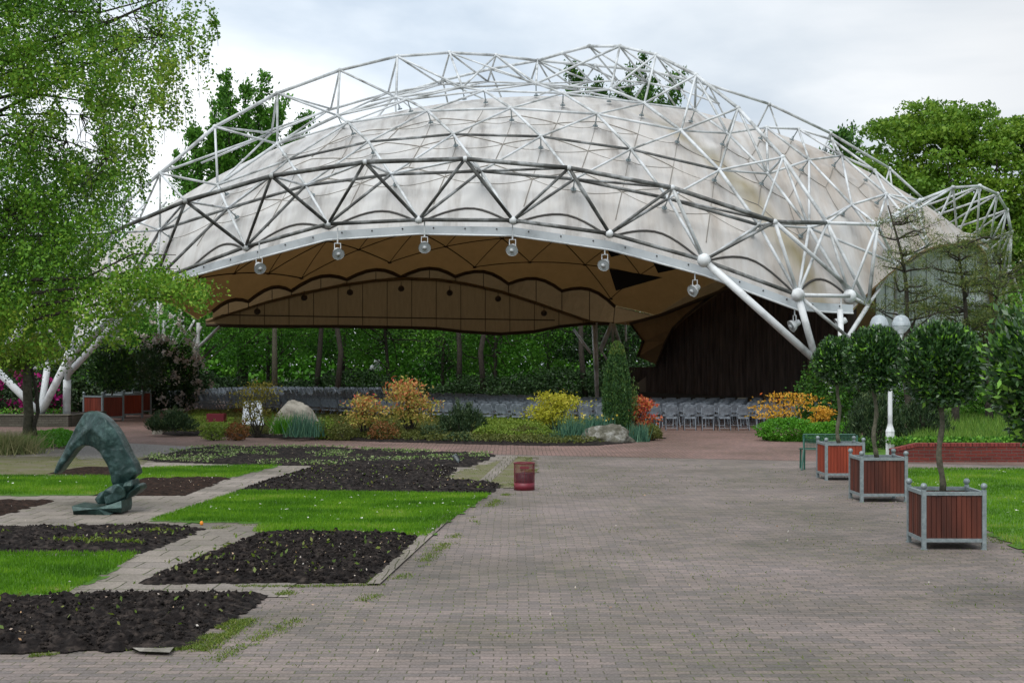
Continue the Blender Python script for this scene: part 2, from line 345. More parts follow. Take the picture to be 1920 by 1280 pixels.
# ragged grass and weeds at bed edges
M['weed'] = leafmat('weed_leaf', [(.06, .11, .01), (.13, .21, .02), (.22, .24, .05)], .5, .35)
def edgepts(line, n, wd, zc=0):
    pts = gp(line); out = []
    seg = [math.dist(pts[i], pts[i+1]) for i in range(len(pts)-1)]; tot = sum(seg)
    for i in range(len(pts)-1):
        k = int(n*seg[i]/tot); t = rng.random(k)
        A = np.array(pts[i]); B = np.array(pts[i+1]); q = A+(B-A)*t[:, None]
        q += rng.normal(0, wd, (k, 2)); out.append(q)
    q = np.concatenate(out); keep = fbm(q[:, 0]*2.2, q[:, 1]*2.2, 3, 4) > .50
    return q[keep]
ed = np.concatenate([edgepts([(505, 1118), (350, 1217), (200, 1226), (0, 1232), (-300, 1236)], 4500, .035), edgepts([(790, 1010), (690, 1097), (560, 1100), (262, 1100)], 2600, .035),
                     edgepts([(1000, 880), (960, 918), (900, 965), (810, 1040), (700, 1120), (560, 1160), (400, 1240)], 6500, .06), edgepts([(540, 1110), (440, 1180), (370, 1225)], 3000, .05),
                     edgepts([(480, 1003), (390, 1042), (262, 1097)], 3000, .05), edgepts([(385, 993), (480, 985)], 500, .1), edgepts([(130, 1035), (200, 1030)], 900, .12), edgepts([(1700, 905), (1740, 945), (1860, 1008), (1960, 1065)], 2500, .08)])
ed = np.concatenate([ed]+[(lambda z_: z_[fbm(z_[:, 0]*1.5, z_[:, 1]*1.5, 4, 2) > .47])(scatter(m_, k_)) for m_, k_ in zip(MOSS, (26000, 5000))])
spk = scatter([(-4.5, 10), (5.5, 10), (9, 30), (2, 36), (-1, 28), (-2, 20), (-4, 14)], 26000); spk = spk[fbm(spk[:, 0]*1.1, spk[:, 1]*1.1, 4, 12) > .50]; spk[:, 1] = np.round(spk[:, 1]/.105)*.105+rng.normal(0, .006, len(spk)); ed = np.concatenate([ed, spk[::3]])
tag(blades('weeds', ed, .005, .022, .013, M['weed'], lean=1.8), 'ragged grass and moss growing along the edges of the soil beds and kerb', 'weeds', kind='stuff')

def leaves(name, pts, size, m, parent=None, tint=None, asp=.55, up=0, dirs=None, jit=.35):
    """one rhombic leaf per point"""
    n = len(pts); pts = np.asarray(pts, float)
    if dirs is None:
        d = rng.normal(size=(n, 3)); d[:, 2] += up
    else: d = dirs+rng.normal(size=(n, 3))*.35
    d /= np.linalg.norm(d, axis=1)[:, None]+1e-9
    s = rng.normal(size=(n, 3)); s -= (s*d).sum(1)[:, None]*d; s /= np.linalg.norm(s, axis=1)[:, None]+1e-9
    L_ = size*(1-jit+2*jit*rng.random(n))[:, None]; Wd = L_*asp
    V = np.stack([pts-d*L_/2, pts+s*Wd/2-d*L_*.05, pts+d*L_/2, pts-s*Wd/2-d*L_*.05], 1).reshape(-1, 3)
    if tint is None: tint = rng.random(n)
    return npmesh(name, V, np.arange(4*n).reshape(n, 4), m, parent, tint=tint)
# seedlings in the far bed, petals and litter in the soil
q = scatter(gp(beds['h']), 8000); q = q[fbm(q[:, 0]*1.1, q[:, 1]*1.1, 3, 8) > .44]
M['seedling'] = leafmat('seedling_leaf', [(.10, .20, .03), (.22, .32, .10), (.38, .42, .22)], .6, .3)
tag(leaves('seedlings', np.column_stack([q, .05+.06*rng.random(len(q))]), .06, M['seedling'], up=.3), 'pale green seedlings scattered over the farthest soil bed', 'seedlings', kind='stuff')
M['petal'] = leafmat('fallen_petal', [(.42, .36, .24), (.32, .20, .12), (.62, .60, .55), (.50, .28, .12)], .6, .1)
lp = []
for k, n in (('a', 150), ('b', 160), ('c', 90), ('d', 220), ('f', 60), ('e', 60), ('h', 200)):
    q_ = scatter(gp(beds[k]), n); lp.append(np.column_stack([q_, .035+soilh({'a': .095, 'b': .095}.get(k, .08), 9, ord(k))(q_[:, 0], q_[:, 1])]))
q_ = scatter(gp([(400, 1150), (1000, 900), (1700, 900), (1900, 1270), (300, 1270)]), 90); lp.append(np.column_stack([q_, np.full(90, .012)]))
q = np.concatenate(lp)
tag(leaves('fallen_petals', q, .028, M['petal'], tint=rng.random(len(q))**1.3), 'pale and orange fallen petals and stones lying on the soil and paving', 'petals', kind='stuff')
q = np.concatenate([edgepts([(0, 1010), (380, 1010)], 300, .25), edgepts([(300, 1060), (640, 1070)], 160, .25), edgepts([(60, 1023), (260, 1035)], 300, .1), scatter(gp(beds['b']), 120), scatter(gp(beds['a']), 100), scatter(gp(beds['d']), 140)])
tag(leaves('weed_seedlings', np.column_stack([q, .11+.03*rng.random(len(q))]), .055, M['weed'], up=.5), 'small green weeds sprouting in the near soil beds', 'weeds', kind='stuff')
def edist(q_, pl):
    d = np.full(len(q_), 9.)
    for i in range(len(pl)):
        a = np.array(pl[i]); b = np.array(pl[(i+1) % len(pl)]); ab = b-a; t = np.clip(((q_-a)@ab)/(ab@ab), 0, 1); d = np.minimum(d, np.linalg.norm(q_-a-t[:, None]*ab, axis=1))
    return d
def clods(pl, n, r0, r1, hf):
    q_ = scatter(pl, n); dd = edist(q_, pl); q_ = q_[dd > .05]; dd = dd[dd > .05]; n = len(q_); z = .012+hf(q_[:, 0], q_[:, 1])*np.clip(dd/.30, 0, 1)**.7; s_ = r0+(r1-r0)*rng.random(n)**3
    O = np.array([(1, 0, 0), (0, 1, 0), (-1, 0, 0), (0, -1, 0), (0, 0, 1), (0, 0, -1)], float); FO = np.array([(0, 1, 4), (1, 2, 4), (2, 3, 4), (3, 0, 4), (1, 0, 5), (2, 1, 5), (3, 2, 5), (0, 3, 5)])
    V = O[None]*(.6+.8*rng.random((n, 6, 1)))*s_[:, None, None]; a = rng.random(n)*6.28; c, s2 = np.cos(a)[:, None], np.sin(a)[:, None]
    V = np.stack([V[:, :, 0]*c-V[:, :, 1]*s2, V[:, :, 0]*s2+V[:, :, 1]*c, V[:, :, 2]*.8], 2)+np.column_stack([q_, z])[:, None, :]
    return V.reshape(-1, 3), (FO[None]+6*np.arange(n)[:, None, None]).reshape(-1, 3)
VV = []; FF = []; o_ = 0
for k, n, am in (('a', 9000, .095), ('b', 9000, .095), ('c', 4500, .08), ('d', 5000, .08)):
    v_, f_ = clods(gp(beds[k]), n, 0.006, .032, soilh(am, 9, ord(k))); VV.append(v_); FF.append(f_+o_); o_ += len(v_)
tag(npmesh('soil_clods', np.concatenate(VV), np.concatenate(FF), M['soil']), 'loose dark crumbs and clods of soil on the beds', 'soil clods', kind='stuff')
# flat stone at the front of the nearest bed, fallen tulip
mb = MB(); mb.add([G(248, 1213, .045), G(300, 1214, .04), G(326, 1212, .04), G(318, 1222, .03), G(262, 1220, .03), G(245, 1214, -.02), G(300, 1216, -.02), G(330, 1213, -.02), G(318, 1223, -.02), G(262, 1221, -.02)],
   [(0, 4, 3, 2, 1), (0, 1, 6, 5), (1, 2, 7, 6), (2, 3, 8, 7), (3, 4, 9, 8), (4, 0, 5, 9)])
M['stone'] = nmat('stone', [(.07, .065, .05), (.20, .185, .155), (.40, .38, .34)], 4, .9, bump=.03, bscale=12, rnd=.7)
tag(mb.build('flat_stone', M['stone']), 'flat grey stone slab at the front edge of the nearest soil bed', 'stone')
tu = empty('fallen_tulip', G(378, 985), label='orange tulip head lying bent over the slab path', cat='flower')
mb = MB(); b0 = Vector((0, 0, 0)); mb.tube([(-.28, .05, .0), (-.15, .05, .04), (0, 0, .03)], .008); mb.build('stem', M['grass'], tu)
mb = MB(); mb.ball((0, 0, .035), .026, 10, 6, (1, 1, 1.3)); mb.build('flower_head', mat('tulip', (.8, .27, .02), .5), tu)

# ---------------------------------------------------------------- the pavilion
EC = np.array([1.5, 66.0, -7.1])
def ell(u, v, rad, z=None):
    d = np.array([(u-960)/F, 1.0, -(v-HY)/F]); o = np.array([0, 0, CZ])-EC; r = np.array(rad)
    A = ((d/r)**2).sum(); B = 2*((o/r)*(d/r)).sum(); C_ = ((o/r)**2).sum()-1
    D = B*B-4*A*C_; t = -B/(2*A) if D < 0 else (-B-math.sqrt(D))/(2*A)
    return Vector((d[0]*t, t, CZ+d[2]*t))
RL = (27.0, 22.1, 22.1); RM = (26.3, 21.35, 21.35)
def ez(x, y, rad=RM):
    q = 1-((x-EC[0])/rad[0])**2-((y-EC[1])/rad[1])**2
    return EC[2]+rad[2]*np.sqrt(np.maximum(q, .02))
A = [(120, 665), (200, 588), (290, 527), (460, 463), (615, 420), (785, 412), (962, 413), (1143, 438), (1320, 488), (1496, 553), (1593, 555)]
Bn = [(300, 432), (427, 391), (573, 348), (733, 327), (902, 321), (1077, 336), (1253, 372), (1423, 422)]
Cn = [(408, 347), (541, 300), (691, 266), (850, 252), (1014, 256), (1183, 280), (1349, 319)]
Dn = [(520, 270), (653, 230), (802, 208), (958, 203), (1119, 214), (1277, 245)]
En = [(633, 217), (764, 187), (908, 170), (1056, 175), (1208, 194)]
Fn = [(743, 183), (867, 164), (1005, 157), (1145, 168)]
Tn = [(205, 437), (348, 377), (509, 330), (684, 304), (872, 298), (1067, 315), (1261, 352), (1453, 416)]
N = {}
for i, p in enumerate(A): N['A%d' % i] = ell(*p, RL)
N['A0'] = P(130, 668, 51.5); N['A1'] = P(205, 590, 51.5)
for nm, ar in (('B', Bn), ('C', Cn), ('D', Dn), ('E', En), ('F', Fn)):
    for i, p in enumerate(ar): N['%s%d' % (nm, i)] = ell(*p, RL)
for i, p in enumerate(Tn): N['T%d' % i] = P(*p, 48.3 if i else 51)
# right facet
for k, p in {'a0': (1364, 250), 'a1': (1440, 326), 'a2': (1517, 427), 'b0': (1437, 239), 'b1': (1517, 300), 'b2': (1597, 384), 'c0': (1497, 242), 'c1': (1578, 292), 'c2': (1662, 364), 'c3': (1681, 495),
             'd1': (1560, 262), 'd2': (1640, 320), 'd3': (1720, 392), 'd4': (1740, 459), 'e0': (1303, 206)}.items(): N[k] = ell(*p, RL)
# right arch (top chord) and left arch (top chord) in their plan lines
def rarch(u, v):
    q = (u-960)/F; s = (12-49*q)/(10.86+15*q); return P(u, v, 49+15*s)
def larch(u, v):
    q = (u-960)/F; t = (17+53*q)/(43-25*q); return P(u, v, 53+25*t)
RA = [(1551, 418), (1468, 295), (1384, 203), (1305, 141), (1230, 103), (1162, 87), (1105, 87), (1055, 100), (1008, 114), (919, 130), (830, 151), (740, 178)]
LA = [(300, 325), (403, 238), (520, 175), (637, 132), (745, 106), (843, 99), (930, 104), (1008, 114), (1116, 123), (1222, 134), (1328, 159), (1442, 195), (1557, 250), (1668, 316), (1760, 400)]
for i, p in enumerate(RA): N['R%d' % i] = rarch(*p)
N['R12'] = Vector((-9.5, 76.5, 12.3)); N['R13'] = Vector((-12.5, 78.5, 8.6)); N['R14'] = Vector((-15, 79, 5.2))
for i, p in enumerate(LA): N['L%d' % i] = larch(*p)
N['L7'] = N['R8']
# the far sides: lower chords of the two arches behind the ridge, placed on the dome surface
def onl(x, y, dz=.0): return Vector((x, y, float(ez(x, y, RL))+dz))
for i in range(1, 15):
    a = N['L%d' % i]; b_ = N['L%d' % min(i+1, 14)] if i < 14 else a
    m_ = (a+b_)/2; N['l%d' % i] = onl(m_.x+.6, m_.y+2.3)
for i in range(0, 12):
    a = N['R%d' % i]; b_ = N['R%d' % (i+1)]; m_ = (a+b_)/2
    N['r%d' % i] = onl(min(m_.x+1.9, 24), m_.y+1.3)
bars = []   # (p, q, radius, kind)
def bar(a, b, r=.055, kind='truss_bar', m='white'):
    pa = N[a] if isinstance(a, str) else a; pb = N[b] if isinstance(b, str) else b
    bars.append((pa, pb, r, kind, m))
for i in range(10): bar('A%d' % i, 'A%d' % (i+1), .075, m='dirtytube' if 2 <= i < 9 else 'white')
for i in range(7): bar('T%d' % i, 'T%d' % (i+1), .085, m='dirtytube'); bar('B%d' % i, 'B%d' % (i+1), .065, m='dirtytube')
for i in range(8):       # B_i lies between A_{i+1} and A_{i+2}
    bar('B%d' % i, 'A%d' % (i+1), .06, m='dirtytube'); bar('B%d' % i, 'A%d' % (i+2), .06, m='white')
for i in range(1, 8):    # T_i between A_{i+2} and A_{i+3}
    bar('T%d' % i, 'A%d' % (i+1), .06, m='dirtytube'); bar('T%d' % i, 'A%d' % (i+2), .07, m='dirtytube' if i < 6 else 'white')
    bar('T%d' % i, 'B%d' % i if i < 8 else 'B7', .05, m='dirtytube'); bar('T%d' % i, 'B%d' % (i-1), .05, m='dirtytube')
bar('T0', 'A1', .06); bar('T0', 'A2', .06); bar('T0', 'B0', .05); bar('T1', 'B0', .05)
for i in range(6): bar('C%d' % i, 'C%d' % (i+1), .055, m='dirtytube')
for i in range(7): bar('C%d' % i, 'B%d' % i, .05, m='dirtytube'); bar('C%d' % i, 'B%d' % (i+1), .06)
for i in range(5): bar('D%d' % i, 'D%d' % (i+1), .055)
for i in range(6): bar('D%d' % i, 'C%d' % i, .05); bar('D%d' % i, 'C%d' % (i+1), .06)
for i in range(4): bar('E%d' % i, 'E%d' % (i+1), .05)
for i in range(5): bar('E%d' % i, 'D%d' % i, .05); bar('E%d' % i, 'D%d' % (i+1), .06)
for i in range(3): bar('F%d' % i, 'F%d' % (i+1), .05)
for i in range(4): bar('F%d' % i, 'E%d' % i, .05); bar('F%d' % i, 'E%d' % (i+1), .055)
# right arch
for i in range(14): bar('R%d' % i, 'R%d' % (i+1), .075)
low = ['B7', 'C6', 'D5', 'E4', 'F3', 'F2']
for i in range(1, 6): bar('R%d' % i, low[i-1], .055); bar('R%d' % i, low[i], .055)
for i in range(1, 5): bar(low[i-1], low[i], .07)
rl = ['a2', 'a1', 'a0', 'e0']
for i in range(1, 4): bar('R%d' % i, rl[i-1], .055); bar('R%d' % i, rl[i], .055)
bar('R0', 'a2', .055); bar('R0', 'B7', .05); bar('R0', 'T7', .08, m='dirtytube'); bar('a2', 'a1', .06); bar('a1', 'a0', .06); bar('a0', 'e0', .055); bar('e0', 'r4', .05); bar('B7', 'a2', .05); bar('C6', 'a1', .05, m='dirtytube'); bar('D5', 'a0', .05); bar('E4', 'e0', .05)
for i in range(4, 12):
    if i > 5: bar('R%d' % i, 'r%d' % (i-1), .05); bar('R%d' % i, 'r%d' % i, .05)
    bar('r%d' % (i-1), 'r%d' % i, .05)
bar('R4', 'r3', .05); bar('R4', 'r4', .05); bar('R5', 'r4', .05); bar('R5', 'r5', .05)
# left arch
for i in range(len(LA)-1): bar('L%d' % i, 'L%d' % (i+1), .075)
lw = ['C0', 'D0', 'E0', 'F0', 'F1']
for i in range(1, 6): bar('L%d' % i, lw[i-1], .055)
for i in range(1, 5): bar('L%d' % i, lw[i], .055); bar(lw[i-1], lw[i], .07)
bar('L6', 'F2', .05); bar('L6', 'F1', .05); bar('L5', 'F2', .045); bar('L7', 'F2', .05); bar('L0', 'C0', .055); bar('L0', 'B0', .05); bar('L0', 'T1', .05); bar('L0', 'l1', .05); bar('L0', P(212, 398, 54.5), .075); bar(P(212, 398, 54.5), P(128, 482, 53), .075); bar(P(128, 482, 53), P(58, 570, 51.5), .075); bar(P(212, 398, 54.5), 'B0', .05); bar(P(212, 398, 54.5), P(262, 410, 58), .05); bar('L0', P(262, 410, 58), .05)
for i in range(1, 14):
    bar('L%d' % i, 'l%d' % i, .05); bar('L%d' % (i+1), 'l%d' % i, .05)
    if i < 13: bar('l%d' % i, 'l%d' % (i+1), .055)
for i, w in enumerate(lw[:4]): bar(w, 'l%d' % (i+1), .045)
bar('F1', 'l5', .04); bar('F2', 'l6', .04); bar('F2', 'r7', .04); bar('F3', 'r6', .04); bar('F3', 'r5', .04)
# low bars running back on the left
for k in range(4): bar(onl(-22.5, 60+k*2.2, .2), onl(-17.5+k*.4, 62+k*2, .5), .05)
for i in range(1, 6):
    a = N['l%d' % i]; bar(a, onl(a.x-3.2, a.y+1.5), .05)
# right facet bars
for a, b in [('a0', 'b0'), ('a1', 'b0'), ('a1', 'b1'), ('a2', 'b1'), ('a2', 'b2'), ('b0', 'b1'), ('b1', 'b2'), ('b0', 'c0'), ('b1', 'c0'), ('b1', 'c1'), ('b2', 'c1'), ('b2', 'c2'), ('c0', 'c1'), ('c1', 'c2'),
             ('c0', 'd1'), ('c1', 'd1'), ('c1', 'd2'), ('c2', 'd2'), ('c2', 'd3'), ('d1', 'd2'), ('d2', 'd3'), ('d3', 'd4'), ('d4', 'c3'), ('b2', 'c3'), ('c2', 'd4'), ('a2', 'c3')]: bar(a, b, .055)
# corner truss and right lobe
N['K0'] = P(1645, 421, 50.5); N['ba'] = N['A9']; N['bb'] = P(1593, 555, 50); N['bc'] = P(1628, 572, 50.5); N['leg1'] = P(1530, 676, 48.6); N['leg2'] = P(1582, 776, 48.9)
N['bd'] = P(1681, 495, 54); N['be'] = P(1680, 585, 54)
for a, b, r in [('R0', 'K0', .075), ('R0', 'A9', .06), ('a2', 'A9', .06), ('T7', 'bc', .08), ('a2', 'bb', .075), ('R0', 'bb', .055), ('R0', 'bc', .07), ('K0', 'bc', .075), ('K0', 'bb', .055), ('K0', 'bd', .07),
                ('K0', 'b2', .055), ('A9', 'bb', .06), ('bb', 'bc', .07), ('bd', 'be', .09), ('bd', 'bc', .07), ('b2', 'R0', .05), ('c2', 'K0', .05), ('bd', 'c2', .05)]: bar(a, b, r)
lobeT = [('K0', 0, 0), ('K1', (1725, 376), 56), ('K2', (1787, 352), 58.5), ('K3', (1837, 349), 60), ('K4', (1870, 364), 61), ('K5', (1888, 394), 62), ('K6', (1896, 434), 62.5), ('K7', (1893, 500), 63), ('K8', (1886, 570), 63)]
for k, p, y in lobeT[1:]: N[k] = P(*p, y)
lobeA = [('J0', (1645, 520), 55.5), ('J1', (1681, 495), 57), ('J2', (1740, 459), 59.5), ('J3', (1795, 442), 61), ('J4', (1832, 444), 62), ('J5', (1856, 458), 63), ('J6', (1868, 490), 63.5), ('J7', (1875, 540), 64), ('J8', (1880, 600), 64)]
for k, p, y in lobeA: N[k] = P(*p, y)
for i in range(8):
    bar('K%d' % i, 'K%d' % (i+1), .075); bar('J%d' % i, 'J%d' % (i+1), .075)
    bar('K%d' % i, 'J%d' % min(i+1, 8), .05); bar('K%d' % (i+1), 'J%d' % (i+1), .05)
for i in range(2, 8):
    bk = P(1640+i*18, 395+(i-2)**2*6, 66+i); N['H%d' % i] = bk
    bar('K%d' % i, bk, .05); bar('K%d' % (i-1), bk, .045)
bar('K0', 'd3', .05); bar('K1', 'c2', .05); bar('K2', 'd3', .05)
bar('K8', P(1935, 720, 62), .08, 'leg'); bar('K7', P(1925, 590, 63), .06); bar('J8', P(1840, 700, 63), .07, 'leg')
# legs
bar('A8', 'leg1', .13, 'leg', 'cleanwhite'); bar('A9', 'leg1', .12, 'leg', 'cleanwhite'); bar('A9', P(1590, 632, 48.8), .06, 'leg'); bar('leg1', 'leg2', .12, 'leg', 'cleanwhite'); bar(P(1575, 580, 49.2), 'leg2', .10, 'leg', 'cleanwhite'); bar('bc', P(1590, 632, 49.2), .08, 'leg')
bar('leg2', P(1592, 812, 49), .13, 'leg', 'cleanwhite'); bar('be', P(1672, 640, 54), .1, 'leg')
N['fl'] = P(76, 776, 52.2); N['n60'] = P(58, 570, 51.5)
for a, b, r, k in [('A0', 'fl', .14, 'leg'), ('A0', P(126, 712, 52.4), .11, 'leg'), (P(126, 712, 52.4), P(125, 778, 52.4), .14, 'leg'), (P(128, 700, 52.3), 'A2', .12, 'leg'), ('A0', 'A2', .12, 'truss_bar'), ('n60', 'T0', .09, 'truss_bar'), ('n60', 'A0', .08, 'truss_bar'),
                   ('n60', P(20, 655, 51.5), .13, 'leg'), (P(20, 655, 51.5), P(-30, 700, 51.8), .1, 'leg'), (P(-10, 690, 52), 'fl', .13, 'leg'), ('n60', 'A1', .06, 'truss_bar'), ('A0', P(60, 692, 52), .06, 'truss_bar'), ('A0', P(150, 590, 51.8), .07, 'truss_bar'), ('A0', P(215, 560, 53), .07, 'truss_bar'),
                   ('A1', 'A2', .07, 'truss_bar'), ('n60', P(90, 680, 53), .06, 'truss_bar'), (P(90, 680, 53), 'fl', .12, 'leg'), ('T0', P(60, 440, 54), .06, 'truss_bar'), ('T0', P(110, 380, 57), .05, 'truss_bar')]:
    bar(a, b, r, k, 'cleanwhite' if k == 'leg' else 'white')
# rear corner supports seen below the membrane
YB = 76.5
for a, b, r in [((296, 560), (299, 720), .07), ((307, 600), (305, 700), .09), ((330, 590), (305, 612), .05), ((345, 600), (307, 618), .05), ((330, 605), (303, 618), .05), ((330, 600), (312, 660), .06), ((345, 610), (325, 650), .07), ((378, 612), (352, 660), .07),
                ((372, 605), (368, 722), .1), ((412, 612), (358, 664), .08), ((372, 640), (356, 675), .1), ((365, 600), (335, 650), .06)]:
    bar(P(*a, YB), P(*b, YB), r, 'leg')
YB = 83.4
for a, b, r in [((1148, 606), (1126, 655), .14), ((1150, 606), (1166, 655), .1), ((1149, 606), (1149, 640), .08), ((1075, 617), (1108, 662), .08), ((1112, 605), (1120, 760), .1), ((1118, 605), (1121, 760), .08), ((1173, 605), (1174, 640), .06), ((1126, 655), (1138, 675), .06)]:
    bar(P(*a, YB), P(*b, YB), r, 'leg')
pav = empty('music_pavilion', (0, 0, 0), label='large open-air concert pavilion, a white tube lattice dome over a stained pale membrane roof', cat='pavilion')
def plen(b): return (Vector(((b[0].x/b[0].y-b[1].x/b[1].y), (b[0].z-CZ)/b[0].y-(b[1].z-CZ)/b[1].y, 0)).length)*b[2]/b[0].y
tb = sorted([b for b in bars if b[3] == 'truss_bar'], key=plen, reverse=True)
for b in tb[:100]: MB().tube([b[0], b[1]], b[2]*.9, 8).build('truss_bar', M[b[4]], pav, True)
mb = MB()
for b in tb[100:]: mb.tube([b[0], b[1]], b[2]*.88, 6)
tag(mb.build('truss_bar', M['white'], pav, True), kind='stuff')
for b in bars:
    if b[3] == 'leg': MB().tube([b[0], b[1]], b[2], 10).build('leg', M[b[4]], pav, True)
for k, p in N.items():
    if k in ('leg1', 'leg2', 'fl', 'A10', 'bc', 'be'): continue
    if k[0] in 'lrH' : continue
    r = .14 if k[0] == 'A' else .10
    if k in ('A8', 'A9', 'A0', 'bb'): r = .24
    if k[0] in 'CDEFabcde' and len(k) < 3 and k != 'bb': r = .085
    MB().ball(p, r, 12, 8).build('node_ball', M['cleanwhite'] if r > .12 else M['white'], pav, True)

# membrane -------------------------------------------------------
EDGE_F = [(120, 672), (200, 603), (290, 549), (360, 509), (460, 481), (615, 440), (785, 429), (962, 432), (1143, 458), (1320, 506), (1496, 571), (1597, 577)]
front = [ell(u, v, RM) for u, v in EDGE_F]
front[0] = Vector((front[1].x-1.2, front[1].y+.3, 0)); 
rightp = [ell(u, v, RM) for u, v in [(1650, 523), (1700, 484), (1740, 461), (1792, 452)]]
def scallop(a, b, n, d):
    """plan points from a to b in n bows that bend outwards by d"""
    a = Vector(a); b = Vector(b); nr = Vector((b-a)[:]).normalized(); nr = Vector((nr.y, -nr.x)); out = []
    for i in range(n):
        for k in range(6):
            t = (i+k/6)/n; out.append(a+(b-a)*t+nr*(-d*math.sin(math.pi*k/6)))
    return out
plan = [Vector(p[:2]) for p in front]+[Vector(p[:2]) for p in rightp]
plan += [Vector((20.6, 62.5)), Vector((20.2, 69)), Vector((16.5, 75)), Vector((11.5, 79.8))]
plan += [Vector((8.3, 82.6))]
bk = [Vector((5.9, 82.7)), Vector((-.2, 82.0)), Vector((-6.2, 80.5)), Vector((-12, 78.4)), Vector((-16.3, 76.3))]
back = []
for a, b in zip(bk[:-1], bk[1:]): back += scallop(a, b, 2, .38)
plan += back+[Vector((-16.6, 76.0)), Vector((-18.6, 71)), Vector((-19.2, 65)), Vector((-18.2, 59))]
cen = Vector((.5, 65.5))
# resample the boundary by angle
pts = []
for i in range(len(plan)):
    a = plan[i]; b = plan[(i+1) % len(plan)]; n = max(1, int((b-a).length/.45))
    for k in range(n): pts.append(a+(b-a)*k/n)
NB = len(pts); NRG = 44; B2 = np.array([[p.x, p.y] for p in pts])
tt = np.linspace(0, 1, NRG+1)[1:]; tt = tt**.85
strutnodes = [k for k in N if (k[0] in 'BCDEF' or k in ('a0', 'a1', 'a2', 'b0', 'b1', 'b2', 'c0', 'c1', 'c2', 'd1', 'd2', 'e0')) and not k.startswith('K')]
gradn = lambda p, rad: Vector(((p.x-EC[0])/rad[0]**2, (p.y-EC[1])/rad[1]**2, (p.z-EC[2])/rad[2]**2)).normalized()
pins = []
for k in strutnodes:
    p = N[k]; n = gradn(p, RL); f = p-n*.72; pins.append((p, f))
pin2 = np.array([[f.x, f.y] for _, f in pins])
def memz(x, y, off=0):
    z = ez(x, y)+off
    d = np.sqrt(((np.stack([x, y], -1)[..., None, :]-pin2)**2).sum(-1)); dm = d.min(-1)
    return z+.34*np.exp(-dm/.55)-.10
def memmesh(name, off, m, parent):
    V = [[cen.x, cen.y]]; 
    for t in tt: V += list(np.array([cen.x, cen.y])+(B2-np.array([cen.x, cen.y]))*t)
    V = np.array(V); z = memz(V[:, 0], V[:, 1], off)
    # boundary meets the fascia exactly
    F4 = []; T = []
    for i in range(NRG-1):
        a = 1+i*NB; b = 1+(i+1)*NB; k = np.arange(NB); k2 = (k+1) % NB
        F4.append(np.stack([a+k, b+k, b+k2, a+k2], 1))
    F4 = np.concatenate(F4)
    k = np.arange(NB); tri = np.stack([np.zeros(NB, int), 1+k, 1+(k+1) % NB, 1+(k+1) % NB], 1)
    me = bpy.data.meshes.new(name)
    me.from_pydata([tuple(q) for q in np.column_stack([V, z])], [], [tuple(f) for f in F4]+[(0, 1+i, 1+(i+1) % NB) for i in range(NB)]); me.update()
    # stain along the valley running down to the right corner
    s0 = ell(1190, 205, RM); s1 = ell(1540, 570, RM); a = np.array(s0[:2]); b = np.array(s1[:2]); ab = b-a
    t = np.clip(((V-a)@ab)/(ab@ab), 0, 1); dd = np.linalg.norm(V-(a+t[:, None]*ab), axis=1)
    at = me.attributes.new('stain', 'FLOAT', 'POINT'); at.data.foreach_set('value', np.exp(-(dd/.30)**2)*np.clip(t*1.5+.15, 0, 1)*(t > 0)*(.35+1.0*fbm(V[:, 0]*1.4+9, V[:, 1]*1.4, 3, 5))); 
    at2 = me.attributes.new('age', 'FLOAT', 'POINT'); at2.data.foreach_set('value', np.clip((V[:, 0]-2)/14+.15, 0, 1)*.9+np.clip((-12-V[:, 0])/5, 0, 1)*.8)
    me.shade_smooth(); return link(name, me, m, parent)
